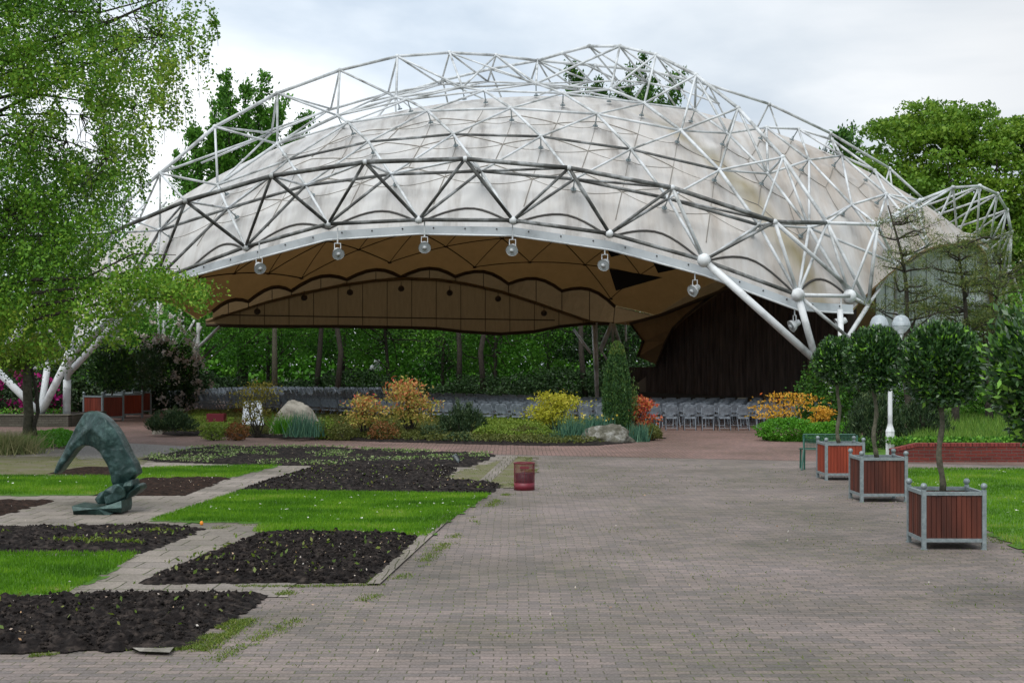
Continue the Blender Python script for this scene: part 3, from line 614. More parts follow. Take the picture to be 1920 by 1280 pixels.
def membrane_mat():
    m = mat('membrane', (.6, .58, .55), .6, 0, .3); t = m.node_tree; b = t.nodes['Principled BSDF']; lk = t.links.new
    c = t.nodes.new('ShaderNodeTexCoord'); mpn = t.nodes.new('ShaderNodeMapping'); mpn.inputs['Rotation'].default_value = (0, 0, R(18)); mpn.inputs['Scale'].default_value = (1.6, .22, .22)
    lk(c.outputs['Object'], mpn.inputs[0])
    n = t.nodes.new('ShaderNodeTexNoise'); n.inputs['Scale'].default_value = 1.15; n.inputs['Detail'].default_value = 9; n.inputs['Roughness'].default_value = .68; lk(mpn.outputs[0], n.inputs[0])
    r = t.nodes.new('ShaderNodeValToRGB'); el = r.color_ramp.elements; el[0].position = .30; el[0].color = (.37, .36, .345, 1); el[1].position = .58; el[1].color = (.74, .745, .74, 1)
    q = el.new(.46); q.color = (.63, .625, .61, 1); lk(n.outputs[0], r.inputs[0])
    n2 = t.nodes.new('ShaderNodeTexNoise'); n2.inputs['Scale'].default_value = .7; n2.inputs['Detail'].default_value = 8; n2.inputs['Roughness'].default_value = .7; lk(mpn.outputs[0], n2.inputs[0])
    a = t.nodes.new('ShaderNodeAttribute'); a.attribute_name = 'age'
    mm = t.nodes.new('ShaderNodeMath'); mm.operation = 'MULTIPLY'; lk(a.outputs['Fac'], mm.inputs[0])
    mr_ = t.nodes.new('ShaderNodeMapRange'); mr_.inputs[1].default_value = .35; mr_.inputs[2].default_value = .65; lk(n2.outputs[0], mr_.inputs[0]); lk(mr_.outputs[0], mm.inputs[1])
    mx1 = t.nodes.new('ShaderNodeMixRGB'); mx1.inputs[2].default_value = (.50, .42, .34, 1); lk(mm.outputs[0], mx1.inputs[0]); lk(r.outputs[0], mx1.inputs[1])
    a2 = t.nodes.new('ShaderNodeAttribute'); a2.attribute_name = 'stain'
    mx2 = t.nodes.new('ShaderNodeMixRGB'); mx2.inputs[2].default_value = (.24, .20, .06, 1); lk(a2.outputs['Fac'], mx2.inputs[0]); lk(mx1.outputs[0], mx2.inputs[1])
    lk(mx2.outputs[0], b.inputs['Base Color'])
    tr = t.nodes.new('ShaderNodeBsdfTranslucent'); tr.inputs[0].default_value = (.85, .72, .5, 1); mi = t.nodes.new('ShaderNodeMixShader'); mi.inputs[0].default_value = .26
    lk(b.outputs[0], mi.inputs[1]); lk(tr.outputs[0], mi.inputs[2]); lk(mi.outputs[0], t.nodes['Material Output'].inputs[0]); return m
M['membrane'] = membrane_mat()
M['lining'] = nmat('inner_lining', [(.21, .14, .07), (.38, .26, .14)], 1.1, .8, rnd=.7, pos=[.3, .65])
def addtrans(m, f, col):
    t = m.node_tree; b = t.nodes['Principled BSDF']; tr = t.nodes.new('ShaderNodeBsdfTranslucent'); tr.inputs[0].default_value = (*col, 1); mi = t.nodes.new('ShaderNodeMixShader'); mi.inputs[0].default_value = f
    t.links.new(b.outputs[0], mi.inputs[1]); t.links.new(tr.outputs[0], mi.inputs[2]); t.links.new(mi.outputs[0], t.nodes['Material Output'].inputs[0])
addtrans(M['lining'], .48, (.55, .37, .19))
M['shell'] = nmat('shell_fabric', [(.20, .135, .07), (.30, .205, .11)], 1.1, .85, rnd=.7, pos=[.3, .65]); addtrans(M['shell'], .16, (.45, .30, .15))
mem = memmesh('membrane', 0, M['membrane'], pav)
lin = memmesh('inner_lining', -.07, M['lining'], pav); lin.data.flip_normals()
# seams on the outside: the honeycomb between strut feet, and dark seams on the lining
M['seam'] = mat('seam', (.27, .25, .22), .8)
M['darkseam'] = mat('dark_seam', (.055, .035, .018), .9)
def surfline(mb, p, q, off, r, n=7):
    ps = []
    for i in range(n+1):
        t = i/n; x = p[0]+(q[0]-p[0])*t; y = p[1]+(q[1]-p[1])*t
        ps.append((x, y, float(memz(np.array([x]), np.array([y]), off)[0])))
    mb.tube(ps, r, 4, cap=False)
mb = MB()
rows = [['B%d' % i for i in range(8)], ['C%d' % i for i in range(7)], ['D%d' % i for i in range(6)], ['E%d' % i for i in range(5)]]
foot = {k: f for k, (_, f) in zip(strutnodes, pins)}
for r0, r1 in zip(rows[:-1], rows[1:]):
    for i in range(len(r1)):
        for j in range(i-1, i+2): pass
    up = [(foot[r1[i]]+foot[r0[i]]+foot[r0[i+1]])/3 for i in range(len(r1))]
    dn = [(foot[r1[i]]+foot[r1[i+1]]+foot[r0[i+1]])/3 for i in range(len(r1)-1)]
    for i in range(len(dn)): surfline(mb, up[i], dn[i], .02, .020); surfline(mb, dn[i], up[i+1], .02, .020)
    for i, u_ in enumerate(up):
        for k in (r0[i], r0[i+1], r1[i]): surfline(mb, u_, foot[k], .015, .010)
        base = (foot[r0[i]]+foot[r0[i+1]])/2; o2 = u_+(base-u_)*1.9; surfline(mb, u_, (o2.x, o2.y), .02, .020)
for a_, b_, c_ in [('a1', 'a2', 'b1'), ('b1', 'b2', 'c1'), ('a0', 'a1', 'b0'), ('b0', 'b1', 'c0'), ('C6', 'a1', 'a2'), ('c1', 'c2', 'd2'), ('D5', 'a0', 'a1')]:
    ce = (foot[a_]+foot[b_]+foot[c_])/3
    for k in (a_, b_, c_): surfline(mb, ce, ce+(foot[k]-ce)*.95, .02, .018)
mb.build('seam', M['seam'], pav)
mb = MB()
inside = lambda x, y: bool(inpoly(np.array([x]), np.array([y]), [tuple(p) for p in plan])[0])
hx = 3.1; hy = 1.45
for j in range(-1, 26):
    for i in range(-8, 9):
        x = 1+i*hx+(j % 2)*hx/2; y = 49+j*hy
        for dx, dy in ((hx, 0), (hx/2, hy), (-hx/2, hy)):
            a = (x, y); b = (x+dx, y+dy)
            if inside(*a) and inside(*b) and inside((a[0]+b[0])/2, (a[1]+b[1])/2):
                surfline(mb, a, b, -.14, .032 if dy and dx > 0 else .025)
        if inside(x, y): mb.ball((x, y, float(memz(np.array([x]), np.array([y]), -.16)[0])), .12, 8, 6, (1, 1, .4))
mb.build('lining_seam', M['darkseam'], pav)
# scalloped rope at the front
mb = MB()
fr = [Vector((p[0], p[1], float(ez(p[0], p[1])))) for p in front[1:]]
for i in range(2, len(fr)-1):
    a = fr[i]; b = fr[i+1]; ps = []
    for k in range(13):
        t = k/12; q = a+(b-a)*t; h = .30+.48*math.sin(math.pi*t)
        y = q.y+h*.9; ps.append((q.x, y, float(memz(np.array([q.x]), np.array([y]), .04)[0])))
    mb.tube(ps, .04, 6)
mb.build('edge_rope', mat('rope', (.07, .065, .06), .7), pav)
# fascia strips with bolts
for i in range(0, len(fr)-1):
    a = fr[i]+Vector((0, -.12, .10)); b = fr[i+1]+Vector((0, -.12, .10)); d = (b-a); n = Vector((d.y, -d.x, 0)).normalized()
    h = Vector((0, 0, -.30)); mb = MB(); t_ = n*.03; a = a-d.normalized()*.01; b = b+d.normalized()*.01
    mb.add([a, b, b+h, a+h, a+t_, b+t_, b+h+t_, a+h+t_], [(0, 1, 2, 3), (7, 6, 5, 4), (0, 4, 5, 1), (1, 5, 6, 2), (2, 6, 7, 3), (3, 7, 4, 0)])
    fo = mb.build('fascia_panel', M['fascia'], pav)
    nb = max(2, int(d.length/.85))
    if i == 0: mat('bolt', (.05, .05, .05), .6)
    for k in range(nb): MB().ball(a+d*((k+.5)/nb)+h*.25+n*.045, .03, 6, 4).build('bolt', bpy.data.materials['bolt'], fo)
    mb = MB(); c0 = a+h; c1 = b+h; mb.tube([c0+n*.02, c1+n*.02], .035, 6); mb.build('bottom_rail', M['cleanwhite'], fo)
# struts from lattice nodes to the membrane
for k, (p, f) in zip(strutnodes, pins):
    z = float(memz(np.array([f.x]), np.array([f.y]), 0)[0]); g = Vector((f.x, f.y, z))
    mb = MB(); mb.tube([p, g], .022, 6); n = gradn(f, RM); mb.tube([g+n*.01, g+n*.04], .10, 10)
    for q in range(3):
        an = q*2.1+.4; w_ = Vector((math.cos(an), math.sin(an), 0))*.08; mb.tube([g+n*.2, g+w_+n*.04], .008, 5)
    mb.build('roof_strut', M['galv'], pav)
# back valance
arch = [(386, 602), (440, 585), (500, 566), (570, 549), (640, 535), (700, 526), (760, 522), (820, 524), (880, 533), (940, 547), (1000, 566), (1060, 587), (1110, 604), (1150, 606)]
bot = [(386, 609), (440, 611), (500, 612), (570, 612), (640, 612), (700, 613), (760, 614), (820, 616), (870, 622), (940, 626), (1000, 622), (1050, 612), (1100, 607), (1150, 607)]
M['valance'] = nmat('valance_fabric', [(.19, .135, .07), (.28, .20, .105)], 2.2, .9, stretch=(3, 1, .6), rnd=.65)
addtrans(M['valance'], .24, (.42, .28, .14))
mb = MB(); n_ = len(arch)
yb = lambda u: 77.2+(u-386)/(1150-386)*6.6
vs = [P(u, v, yb(u)) for u, v in arch]+[P(u, v, yb(u)-.1) for u, v in bot]
mb.add(vs, [(i, i+1, n_+i+1, n_+i) for i in range(n_-1)]); val = mb.build('valance', M['valance'], pav)
mb = MB(); mb.tube(vs[:n_], .09, 8); mb.build('arch_rail', M['valance'], val)
mb = MB(); mb.tube([v_ for v_ in vs[n_:]], .09, 8); mb.tube([P(u, 590+ (u-400)*.016, yb(u)-.1) for u in range(400, 1080, 40)], .035, 6); 
for u in range(450, 1100, 46): 
    vt = np.interp(u, [a[0] for a in arch], [a[1] for a in arch]); mb.tube([P(u, vt, yb(u)-.04), P(u, np.interp(u, [a[0] for a in bot], [a[1] for a in bot]), yb(u)-.12)], .018, 5)
mb.build('hem', M['darkseam'], val)
# scalloped flap between membrane and valance arch
bb = [(p.x, p.y, float(memz(np.array([p.x]), np.array([p.y]), -.07)[0])) for p in back]
mb = MB(); nb = len(bb); au = [a[0] for a in arch]; av = [a[1] for a in arch]; ar2 = []
for x, y, z in bb:
    u = 960+F*x/y; u = min(max(u, 386), 1150); v = np.interp(u, au, av); ar2.append(P(u, v, yb(u)))
mb.add(bb+ar2, [(i, i+1, nb+i+1, nb+i) for i in range(nb-1)]); mb.build('membrane_flap', M['shell'], pav)
mb = MB(); c0 = Vector((8.35, 82.6, float(memz(np.array([8.35]), np.array([82.6]), -.07)[0]))); mb.add([bb[0], c0, P(1228, 603, 82.6), P(1200, 612, 82.7), P(1150, 606, yb(1150))], [(0, 1, 2, 3, 4)]); mb.build('membrane_flap', M['shell'], pav)
mb = MB(); mb.tube([Vector(q)+Vector((0, -.08, -.02)) for q in bb], .10, 8); mb.build('edge_rope', mat('brown_rope', (.085, .055, .03), .9), pav, True)
mb = MB()
for i in range(0, nb, 3): mb.tube([Vector(bb[i])+Vector((0, -.05, 0)), ar2[i]+Vector((0, -.05, 0))], .02, 4)
tag(mb.build('lining_seam', M['darkseam'], pav), kind='stuff')
# black triangles hung below the lining at the right
M['black'] = mat('black_cloth', (.010, .010, .013), .9)
for tri in ([(1142, 504), (1243, 520), (1155, 545)], [(1136, 463), (1182, 473), (1146, 482)], [(1222, 486), (1290, 500), (1234, 512)]):
    mb = MB(); a, b, c = [P(u, v, 64) for u, v in tri]; k = Vector((0, .05, .0)); mb.add([a, b, c, a+k, b+k, c+k], [(0, 1, 2), (5, 4, 3), (0, 3, 4, 1), (1, 4, 5, 2), (2, 5, 3, 0)])
    mb.build('black_cloth_panel', M['black'], pav)
# stage shell and curtain
lf = [(1196, 668, 74), (1206, 640, 74.5), (1182, 606, 76), (1240, 590, 71), (1300, 566, 66), (1360, 543, 60), (1430, 522, 54)]
rt = [(1231, 684, 74), (1248, 640, 72), (1262, 615, 70), (1286, 592, 68), (1330, 558, 64), (1368, 534, 59.5), (1440, 512, 53.6)]
mb = MB(); vs = [P(*a) for a in lf]+[P(*a) for a in rt]; mb.add(vs, [(i, i+1, 7+i+1, 7+i) for i in range(6)]); mb.build('stage_arch', M['shell'], pav)
mb = MB(); mb.tube([P(u, v, y-.15) for u, v, y in rt], .07, 6); mb.tube([P(u, v, y-.15) for u, v, y in lf], .08, 6); mb.build('stage_arch_rim', M['darkseam'], pav)
mb = MB(); mb.add([P(1190, 722, 76), P(1218, 700, 76), P(1235, 712, 76), P(1215, 752, 76)], [(0, 1, 2, 3)]); mb.build('shell_foot', mat('shell_foot', (.2, .17, .14), .8), pav)
cp = []; nC = 420
for i in range(nC+1):
    t = i/nC; x = 6.3+(13.2-6.3)*t; y = 77.5+(55.6-77.5)*t+3.0*math.sin(math.pi*t)
    w_ = .20*math.sin(i*1.05)+.09*math.sin(i*.37+1); cp.append((x+w_*.9, y+w_*.3, i))
mb = MB(); 
def ctop(x, y):
    u = 960+F*x/y
    if u > 1440: return float(ez(x, y))-.35
    v = np.interp(u, [a[0] for a in rt], [a[1]+4 for a in rt]); return min(CZ-(v-HY)*y/F, float(ez(x, y))-.35)
vs = [(x, y, .55) for x, y, i in cp]+[(x, y, ctop(x, y)) for x, y, i in cp]
mb.add(vs, [(i, i+1, nC+2+i, nC+1+i) for i in range(nC)]); 
M['curtain'] = nmat('stage_curtain', [(.048, .040, .040), (.125, .102, .095)], 2.5, .95, stretch=(4, 4, .3), spec=.1)
mb.build('stage_curtain', M['curtain'], pav, True)
mb = MB(); vs = []
for i in range(0, 21):
    t = i/20; vs.append((6.3+6.9*t-.25, 77.5-21.9*t+3.0*math.sin(math.pi*t)-.1))
mb.add([(x, y, .0) for x, y in vs]+[(x, y, .75) for x, y in vs]+[(x+7, y+4, .75) for x, y in vs], [(i, i+1, 22+i, 21+i) for i in range(20)]+[(21+i, 22+i, 43+i, 42+i) for i in range(20)])
mb.build('stage_floor', mat('stage_boards', (.03, .025, .022), .8), pav)
# tan side shell from the roof edge down behind the stage
sh0 = [(8.3, 82.6), (11.5, 79.8), (16.5, 75), (20.2, 69), (20.6, 62.5)]; mb = MB(); sh = []
for a, b in zip(sh0[:-1], sh0[1:]): sh += [(a[0]+(b[0]-a[0])*k/8, a[1]+(b[1]-a[1])*k/8) for k in range(8)]
sh.append(sh0[-1]); ns_ = len(sh)
tp2 = [(x, y, float(memz(np.array([x]), np.array([y]), -.03)[0])) for x, y in sh]
mb.add(tp2+[(x+.8, y+.5, z*.45) for x, y, z in tp2]+[(x+.9, y+.6, .6) for x, y, z in tp2], [(i, i+1, ns_+1+i, ns_+i) for i in range(ns_-1)]+[(ns_+i, ns_+1+i, 2*ns_+1+i, 2*ns_+i) for i in range(ns_-1)]); mb.build('side_shell', M['shell'], pav)
# small cream notice at the stage foot
tag(MB().box(P(1391, 752, 60), (.34, .03, .30)).build('notice_board', mat('cream_board', (.45, .42, .30), .7)), 'small cream notice card standing at the foot of the dark stage curtain', 'notice')
# right lobe: pale wall under the small arch, membrane tunnel
M['wall'] = nmat('pale_panel_wall', [(.36, .40, .42), (.50, .54, .56), (.56, .60, .62)], 1.2, .6, stretch=(1, 1, .4), pos=[.3, .5, .7])
js = [N['J%d' % i] for i in range(9)]
mb = MB(); top = [p+Vector((0, .25, -.15)) for p in js]; bt = [Vector((p.x, p.y+.25, .6)) for p in js]
mb.add(top+bt, [(i, i+1, 10+i, 9+i) for i in range(8)]); mb.build('end_wall', M['wall'], pav)
mb = MB()
for i in range(0, 8):
    for t in (0, .5): q = top[i]+(top[i+1]-top[i])*t; mb.box((q.x, q.y-.03, (q.z+.6)/2), (.03, .03, max(q.z-.6, .1)))
mb.build('wall_joint', mat('joint', (.22, .25, .27), .7), pav)
inner = [Vector((p.x-2.5-.2*i, p.y+1.5+i*.3, 0)) for i, p in enumerate(js)]
for p in inner: p.z = float(ez(p.x, p.y))*.97
mid = []
jm = [p+Vector((-.1, .1, .12)) for p in js]
mb = MB(); rows_ = 8; vs = []
for r_ in range(rows_+1):
    t = r_/rows_
    for a, b in zip(jm, inner): q = a+(b-a)*t; q = q+Vector((0, 0, -.35*math.sin(math.pi*t))); vs.append(q)
mb.add(vs, [(r_*9+i, r_*9+i+1, (r_+1)*9+i+1, (r_+1)*9+i) for r_ in range(rows_) for i in range(8)])
mb.build('porch_membrane', M['membrane'], pav, True)
mb = MB(); mb.tube([p+Vector((0, .1, -.32)) for p in js[:7]], .06, 6); mb.build('edge_rail', M['cleanwhite'], pav)
# floodlights hanging from the fascia
M['lens'] = mat('lens', (.50, .54, .56), .15)
def flood():
    r = empty('floodlight', (0, 0, 0)); r.scale = (.9, .9, .9)
    MB().tube([(0, 0, .95), (0, 0, .34)], .028, 8).build('rod', M['cleanwhite'], r)
    y = MB(); y.tube([(-.12, 0, .12), (-.12, 0, .34), (.12, 0, .34), (.12, 0, .12)], .02, 6); y.build('yoke', M['cleanwhite'], r)
    Mx = Matrix.Rotation(R(62), 3, 'X')
    b = MB(); b.lathe([(.01, .22), (.10, .22), (.12, .18), (.12, .04), (.2, -.04), (.235, -.16), (.24, -.17)], (0, 0, .0), 18, Mx); b.build('reflector', M['cleanwhite'], r, True)
    b = MB(); b.lathe([(.0, -.14), (.12, -.155), (.225, -.16)], (0, 0, 0), 18, Mx); b.build('lens', M['lens'], r, True)
    b = MB(); b.lathe([(.0, -.15), (.06, -.155), (.09, -.22), (0, -.24)], (0, 0, 0), 12, Mx); b.build('lamp_cap', M['cleanwhite'], r, True)
    return r
f0 = None
fl = [(486, 500, 50.6, 25, 'first white floodlight from the left under the front edge of the roof'), (633, 473, 50, 18, 'second white floodlight from the left under the front edge'), (796, 461, 49.7, 5, 'third white floodlight from the left under the highest part of the front edge'),
      (961, 466, 49.5, -10, 'fourth white floodlight from the left under the front edge'), (1134, 494, 49.4, -25, 'fifth white floodlight from the left in front of the black cloth panels'), (1303, 542, 49.2, -50, 'sixth white floodlight from the left tilted on its rod near the big white ball joint'),
      (1490, 608, 49.2, -75, 'white floodlight against the dark curtain beside the right leg'), (1577, 604, 49.6, -90, 'small white floodlight half hidden behind the right corner supports'), (210, 618, 52.5, 40, 'white floodlight hanging low at the left corner behind birch leaves')]
for i, (u, v, y, rz, lab) in enumerate(fl):
    loc = P(u, v, y)
    if f0 is None: f0 = flood(); o = f0; o.location = loc; o.rotation_euler.z = R(180+rz); tag(o, lab, 'floodlight', 'floodlights hanging along the front roof edge')
    else: o = dup(f0, loc, R(180+rz), label=lab, group='floodlights hanging along the front roof edge')
mb = MB()
# small lamps on the valance
vl = None
for i, (u, v) in enumerate([(482, 583), (570, 557), (656, 547), (752, 540), (843, 548), (934, 559), (1020, 586)]):
    if vl is None:
        vl = empty('valance_lamp', P(u, v, yb(u)-.6)); vl.scale = (.7, .7, .7); MB().lathe([(0, .2), (.14, .2), (.2, 0), (.26, -.12)], (0, 0, 0), 12, Matrix.Rotation(R(70), 3, 'X')).build('housing', mat('dark_lamp', (.07, .05, .035), .6), vl, True)
        MB().tube([(0, 0, .1), (0, .1, .5)], .03).build('bracket', bpy.data.materials['dark_lamp'], vl); o = vl
    else: o = dup(vl, P(u, v, yb(u)-.6))
    tag(o, 'small dark spotlight %s in the row on the brown rear valance' % ['at the far left', 'second from the left', 'third from the left', 'in the middle', 'third from the right', 'second from the right', 'at the far right'][i], 'spotlight', 'dark spotlights on the rear valance')
# ---------------------------------------------------------------- folding chairs
M['chair'] = nmat('grey_chair_metal', [(.10, .12, .145), (.25, .29, .335)], 6, .45, spec=.5, pos=[.3, .6])
def chair_parts():
    """seen from behind the chair faces +Y"""
    fr = MB()
    for s in (-1, 1):
        fr.tube([(s*.215, .24, 0), (s*.215, -.02, .46), (s*.21, -.16, .80)], .013, 6)
        fr.tube([(s*.185, -.26, 0), (s*.19, .02, .40), (s*.19, .16, .44)], .013, 6)
    fr.tube([(-.21, -.16, .80), (-.17, -.175, .845), (0, -.178, .855), (.17, -.175, .845), (.21, -.16, .80)], .013, 6)
    fr.tube([(-.2, -.2, .09), (.2, -.2, .09)], .009, 5); fr.tube([(-.215, .17, .14), (.215, .17, .14)], .009, 5)
    se = MB(); se.box((0, .05, .445), (.36, .38, .022), M=Matrix.Rotation(R(4), 3, 'X')); se.box((0, -.135, .43), (.34, .02, .05))
    ba = MB(); n = 8
    vs = []
    for zi, (z, yy) in enumerate([(.58, -.085), (.60, -.095), (.70, -.135), (.80, -.17), (.835, -.175)]):
        for i in range(n+1):
            t = i/n*2-1; w = .20 if zi < 4 else .185
            zz = z-(.05*(1-t*t) if zi == 0 else 0); vs.append((t*w, yy-.022*(1-t*t), zz))
    ba.add(vs, [(r_*(n+1)+i, r_*(n+1)+i+1, (r_+1)*(n+1)+i+1, (r_+1)*(n+1)+i) for r_ in range(4) for i in range(n)])
    return fr, se, ba
CC = (8, 77); rt_t = [150, 165, 183, 200, 211, 225, 242, 255, 270, 285]; rt_r = [26, 26, 26, 24.5, 23.6, 24, 25.9, 28.2, 28, 28]
spots = []
for row in range(8):
    arc = 0; th = 282.0
    while th > 150:
        r_ = np.interp(th, rt_t, rt_r)-row*1.5-((.9 if th > 230 else .1) if row else 0)
        x = CC[0]+r_*math.cos(R(th)); y = CC[1]+r_*math.sin(R(th))
        if not (196 < th < 199 or 228.5 < th < 230.5 and row > 0):
            if x > -18.6 and y > 48.5 and x < 13: spots.append((row, th, x+rng.normal(0, .03), y+rng.normal(0, .03), R(th+90)+rng.normal(0, .07)))
        th -= .60/r_*180/math.pi
def keyf(s): return s[0]*2.2+s[3]*.6-(.0)
spots.sort(key=keyf)
frm, sea, bac = chair_parts()
allm = MB(); allm.add(frm.v, frm.f); allm.add(sea.v, sea.f); allm.add(bac.v, bac.f)
simple = MB()
simple.tube([(-.21, .2, 0), (-.21, -.02, .46), (-.2, -.17, .84), (.2, -.17, .84), (.21, -.02, .46), (.21, .2, 0)], .015, 4)
simple.tube([(-.19, -.24, 0), (-.19, .14, .44)], .014, 4); simple.tube([(.19, -.24, 0), (.19, .14, .44)], .014, 4)
simple.add(sea.v[:8], sea.f[:6]); simple.add([(-.2, -.09, .58), (.2, -.09, .58), (.2, -.17, .83), (-.2, -.17, .83)], [(0, 1, 2, 3)])
ch0 = None; med = None; rest = []
for i, (row, th, x, y, rz) in enumerate(spots):
    uu = 960+F*x/y
    g, lab = ('outermost row right of the yew', 'grey folding chair in the outermost row right of the yew, legs in view') if row == 0 and uu > 1200 else \
             ('outermost row between boulder and tall red shrub', 'grey folding chair in the outermost row, left of the tallest red-leaved shrub') if row == 0 and th > 226 and uu < 800 else \
             ('outermost row of folding chairs', 'grey folding chair in the outermost row between the tallest red-leaved shrub and the yew') if row == 0 and th > 226 else \
             ('side rows of folding chairs', 'grey folding chair seen from the side, left of the white notice stand') if th <= 229 else \
             ('inner rows of folding chairs', 'grey folding chair in the shaded rows behind the outermost row')
    face = rz+R(0)  # chair +Y must face the centre
    if row == 0 and th > 226:
        if ch0 is None:
            ch0 = empty('folding_chair', (x, y, 0)); frm.build('frame', M['chair'], ch0, True); sea.build('seat', M['chair'], ch0); bac.build('backrest', M['chair'], ch0, True); o = ch0
        else: o = dup(ch0, (x, y, 0))
        o.rotation_euler.z = rz
    elif i < 298:
        if med is None: med = allm.build('folding_chair', M['chair']); o = med
        else: o = med.copy(); S.collection.objects.link(o)
        o.location = (x, y, 0); o.rotation_euler.z = rz
    else: rest.append((x, y, rz)); continue
    tag(o, lab, 'chair', g)
sv = np.array(simple.v); V = []; Fs = []; tot = 0; mbr = MB()
for x, y, rz in rest[:700]:
    c, s = math.cos(rz), math.sin(rz); q = sv.copy(); q[:, 0] = sv[:, 0]*c-sv[:, 1]*s+x; q[:, 1] = sv[:, 0]*s+sv[:, 1]*c+y
    mbr.v += [tuple(a) for a in q]; mbr.f += [tuple(k+tot for k in f) for f in simple.f]; tot += len(sv)
if rest: tag(mbr.build('folding_chairs', M['chair']), 'mass of grey folding chairs in the far rows deep under the roof', 'chairs', kind='stuff')

# ---------------------------------------------------------------- planters
def woodmat(name, a, b):
    m = nmat(name, [a, b], 7, .55, stretch=(1, 1, .12), bump=.002, pos=[.3, .68]); t = m.node_tree
    return m
M['wood'] = woodmat('stained_planks', (.030, .008, .005), (.125, .030, .016)); M['woodred'] = woodmat('red_planks', (.17, .024, .011), (.32, .052, .020)); M['woodmid'] = woodmat('worn_red_planks', (.10, .02, .012), (.22, .045, .025))
def planter(w, s, wood):
    """s scales the height; posts with ball finials, plank panels, rails"""
    r = empty('planter', (0, 0, 0)); h = w/2; z0 = .12*s; z1 = .70*s
    for a, b in ((-1, -1), (1, -1), (1, 1), (-1, 1)):
        p = MB().box((a*h, b*h, .38*s), (.052*s, .052*s, .76*s)); p.box((a*h, b*h, .004), (.075*s, .075*s, .008)); po = p.build('post', M['galv'], r)
        MB().ball((a*h, b*h, .805*s), .042*s, 14, 10).tube([(a*h, b*h, .76*s), (a*h, b*h, .775*s)], .018*s).build('ball_finial', M['galv'], po, True)
    for k in range(4):
        an = k*math.pi/2; Mr = Matrix.Rotation(an, 3, 'Z'); n = 11; pw = (w-.056*s)/n
        mb = MB()
        for i in range(n):
            x = -w/2+.028*s+pw*(i+.5); c = Mr @ Vector((x, -h+.004*(i % 3), (z0+z1)/2)); mb.box(c, (pw-.006, .022, z1-z0-.03*s), M=Mr)
        mb.build('plank_panel', wood, r)
        for z in (z0, z1+.012*s):
            c = Mr @ Vector((0, -h, z)); MB().box(c, (w-.054*s, .045*s, .045*s), M=Mr).build('rail', M['galv'], r)
    MB().box((0, 0, z1-.06*s), (w-.06, w-.06, .02)).build('soil', M['soil'], r)
    MB().box((0, 0, z0+.01), (w-.06, w-.06, .02)).build('base_plate', M['galv'], r)
    return r
def P0(u, Y): return Vector(((u-960)*Y/F, Y, 0))
pl_ = [(1790, 17.75, .735, .97, M['wood'], 'nearest large planter of dark red planks with ball-topped steel posts on the paving'), (1656.5, 23.8, .735, 1.0, M['wood'], 'middle one of the three right planters, dark red planks, with a twisted laurel'),
       (1583.5, 28.2, .73, .99, M['woodred'], 'bright orange-red plank planter, farthest of the three on the right, beside the green chair')]
for u, Y, w, s, wd, lab in pl_:
    r = planter(w, s, wd); r.location = ((u-960)*Y/F, Y+w/2, 0); r.rotation_euler.z = R(-1.5 if Y < 20 else 1); tag(r, lab, 'planter', 'wooden planters with standard trees')
for i, (u, Y, wd, lab) in enumerate([(194, 56.5, M['woodmid'], 'nearest planter of the left row, worn reddish planks, under a clipped ball tree'), (232, 59.8, M['woodred'], 'second planter from the front in the left row, brighter red planks'),
                                     (250, 63.5, M['woodmid'], 'third planter from the front in the left row beside the path'), (262, 67.5, M['wood'], 'rearmost planter of the left row, almost hidden behind the others')]):
    r = planter(1.05, 1.38, wd); r.location = P0(u, Y+.4); r.rotation_euler.z = R(-32); tag(r, lab, 'planter', 'planters in the left row')

# leafy masses ----------------------------------------------------
def shell_pts(n, c, rad, lump=.12, fr=3.0, lo=.72, seed=0, zmin=None):
    d = rng.normal(size=(n, 3)); d /= np.linalg.norm(d, axis=1)[:, None]
    f = np.array([mnoise.noise(Vector((q[0]*fr+seed, q[1]*fr, q[2]*fr))) for q in d]) if n < 30000 else fbm(d[:, 0]*fr+seed, (d[:, 1]+d[:, 2]*.7)*fr, 3)-.5
    r = (lo+(1-lo)*rng.random(n)**.6)*(1+lump*f*2)
    p = np.array(c)+d*r[:, None]*np.array(rad)
    if zmin is not None: k = p[:, 2] > zmin; return p[k], d[k]
    return p, d
def limb(a, b, r0, r1, n=5, w=.08, sag=0):
    a = Vector(a); b = Vector(b); L_ = (b-a).length; ps = []; 
    o1 = Vector(rng.normal(0, w*L_, 3)); o2 = Vector(rng.normal(0, w*L_*.6, 3))
    for i in range(n+1):
        t = i/n; ps.append(a+(b-a)*t+o1*math.sin(math.pi*t)+o2*math.sin(2*math.pi*t)+Vector((0, 0, sag*math.sin(math.pi*t))))
    return ps, [r0+(r1-r0)*i/n for i in range(n+1)]
def laurel(u, Y, z0, zc, rx, rz_, n, lab, ls=.075, young=.04, seed=0, stem=True, lump=.10):
    x = (u-960)*Y/F; r = empty('laurel_tree', (x, Y, z0), label=lab, cat='tree', group='clipped laurel trees in planters')
    zz = zc-z0
    p, d = shell_pts(n, (0, 0, zz), (rx, rx, rz_), lump, 3.2, .38, seed)
    t = rng.random(n)*.9; t[rng.random(n) < young] = 1
    ol = leaves('crown', p, ls, M['leafdark'], r, tint=t, asp=.42, dirs=d*.6+np.array([0, 0, .35]))
    mb = MB(); ps = []
    for i in range(13):
        q = i/12; ps.append((.032*math.sin(q*11+seed)-.032*math.sin(seed), .03*math.cos(q*8+seed)-.04, q*(zz-rz_*.3)))
    mb.tube(ps, [.040-.012*i/12+.005*math.sin(i*2.3) for i in range(13)], 9)
    for k in range(9):
        e_ = Vector((0, 0, zz))+Vector(d[k])*rx*.75; a, b = limb(ps[-2 - k % 3], e_, .02, .006); mb.tube(a, b, 5)
    mb.build('trunk', M['bark2'], r, True)
    return r
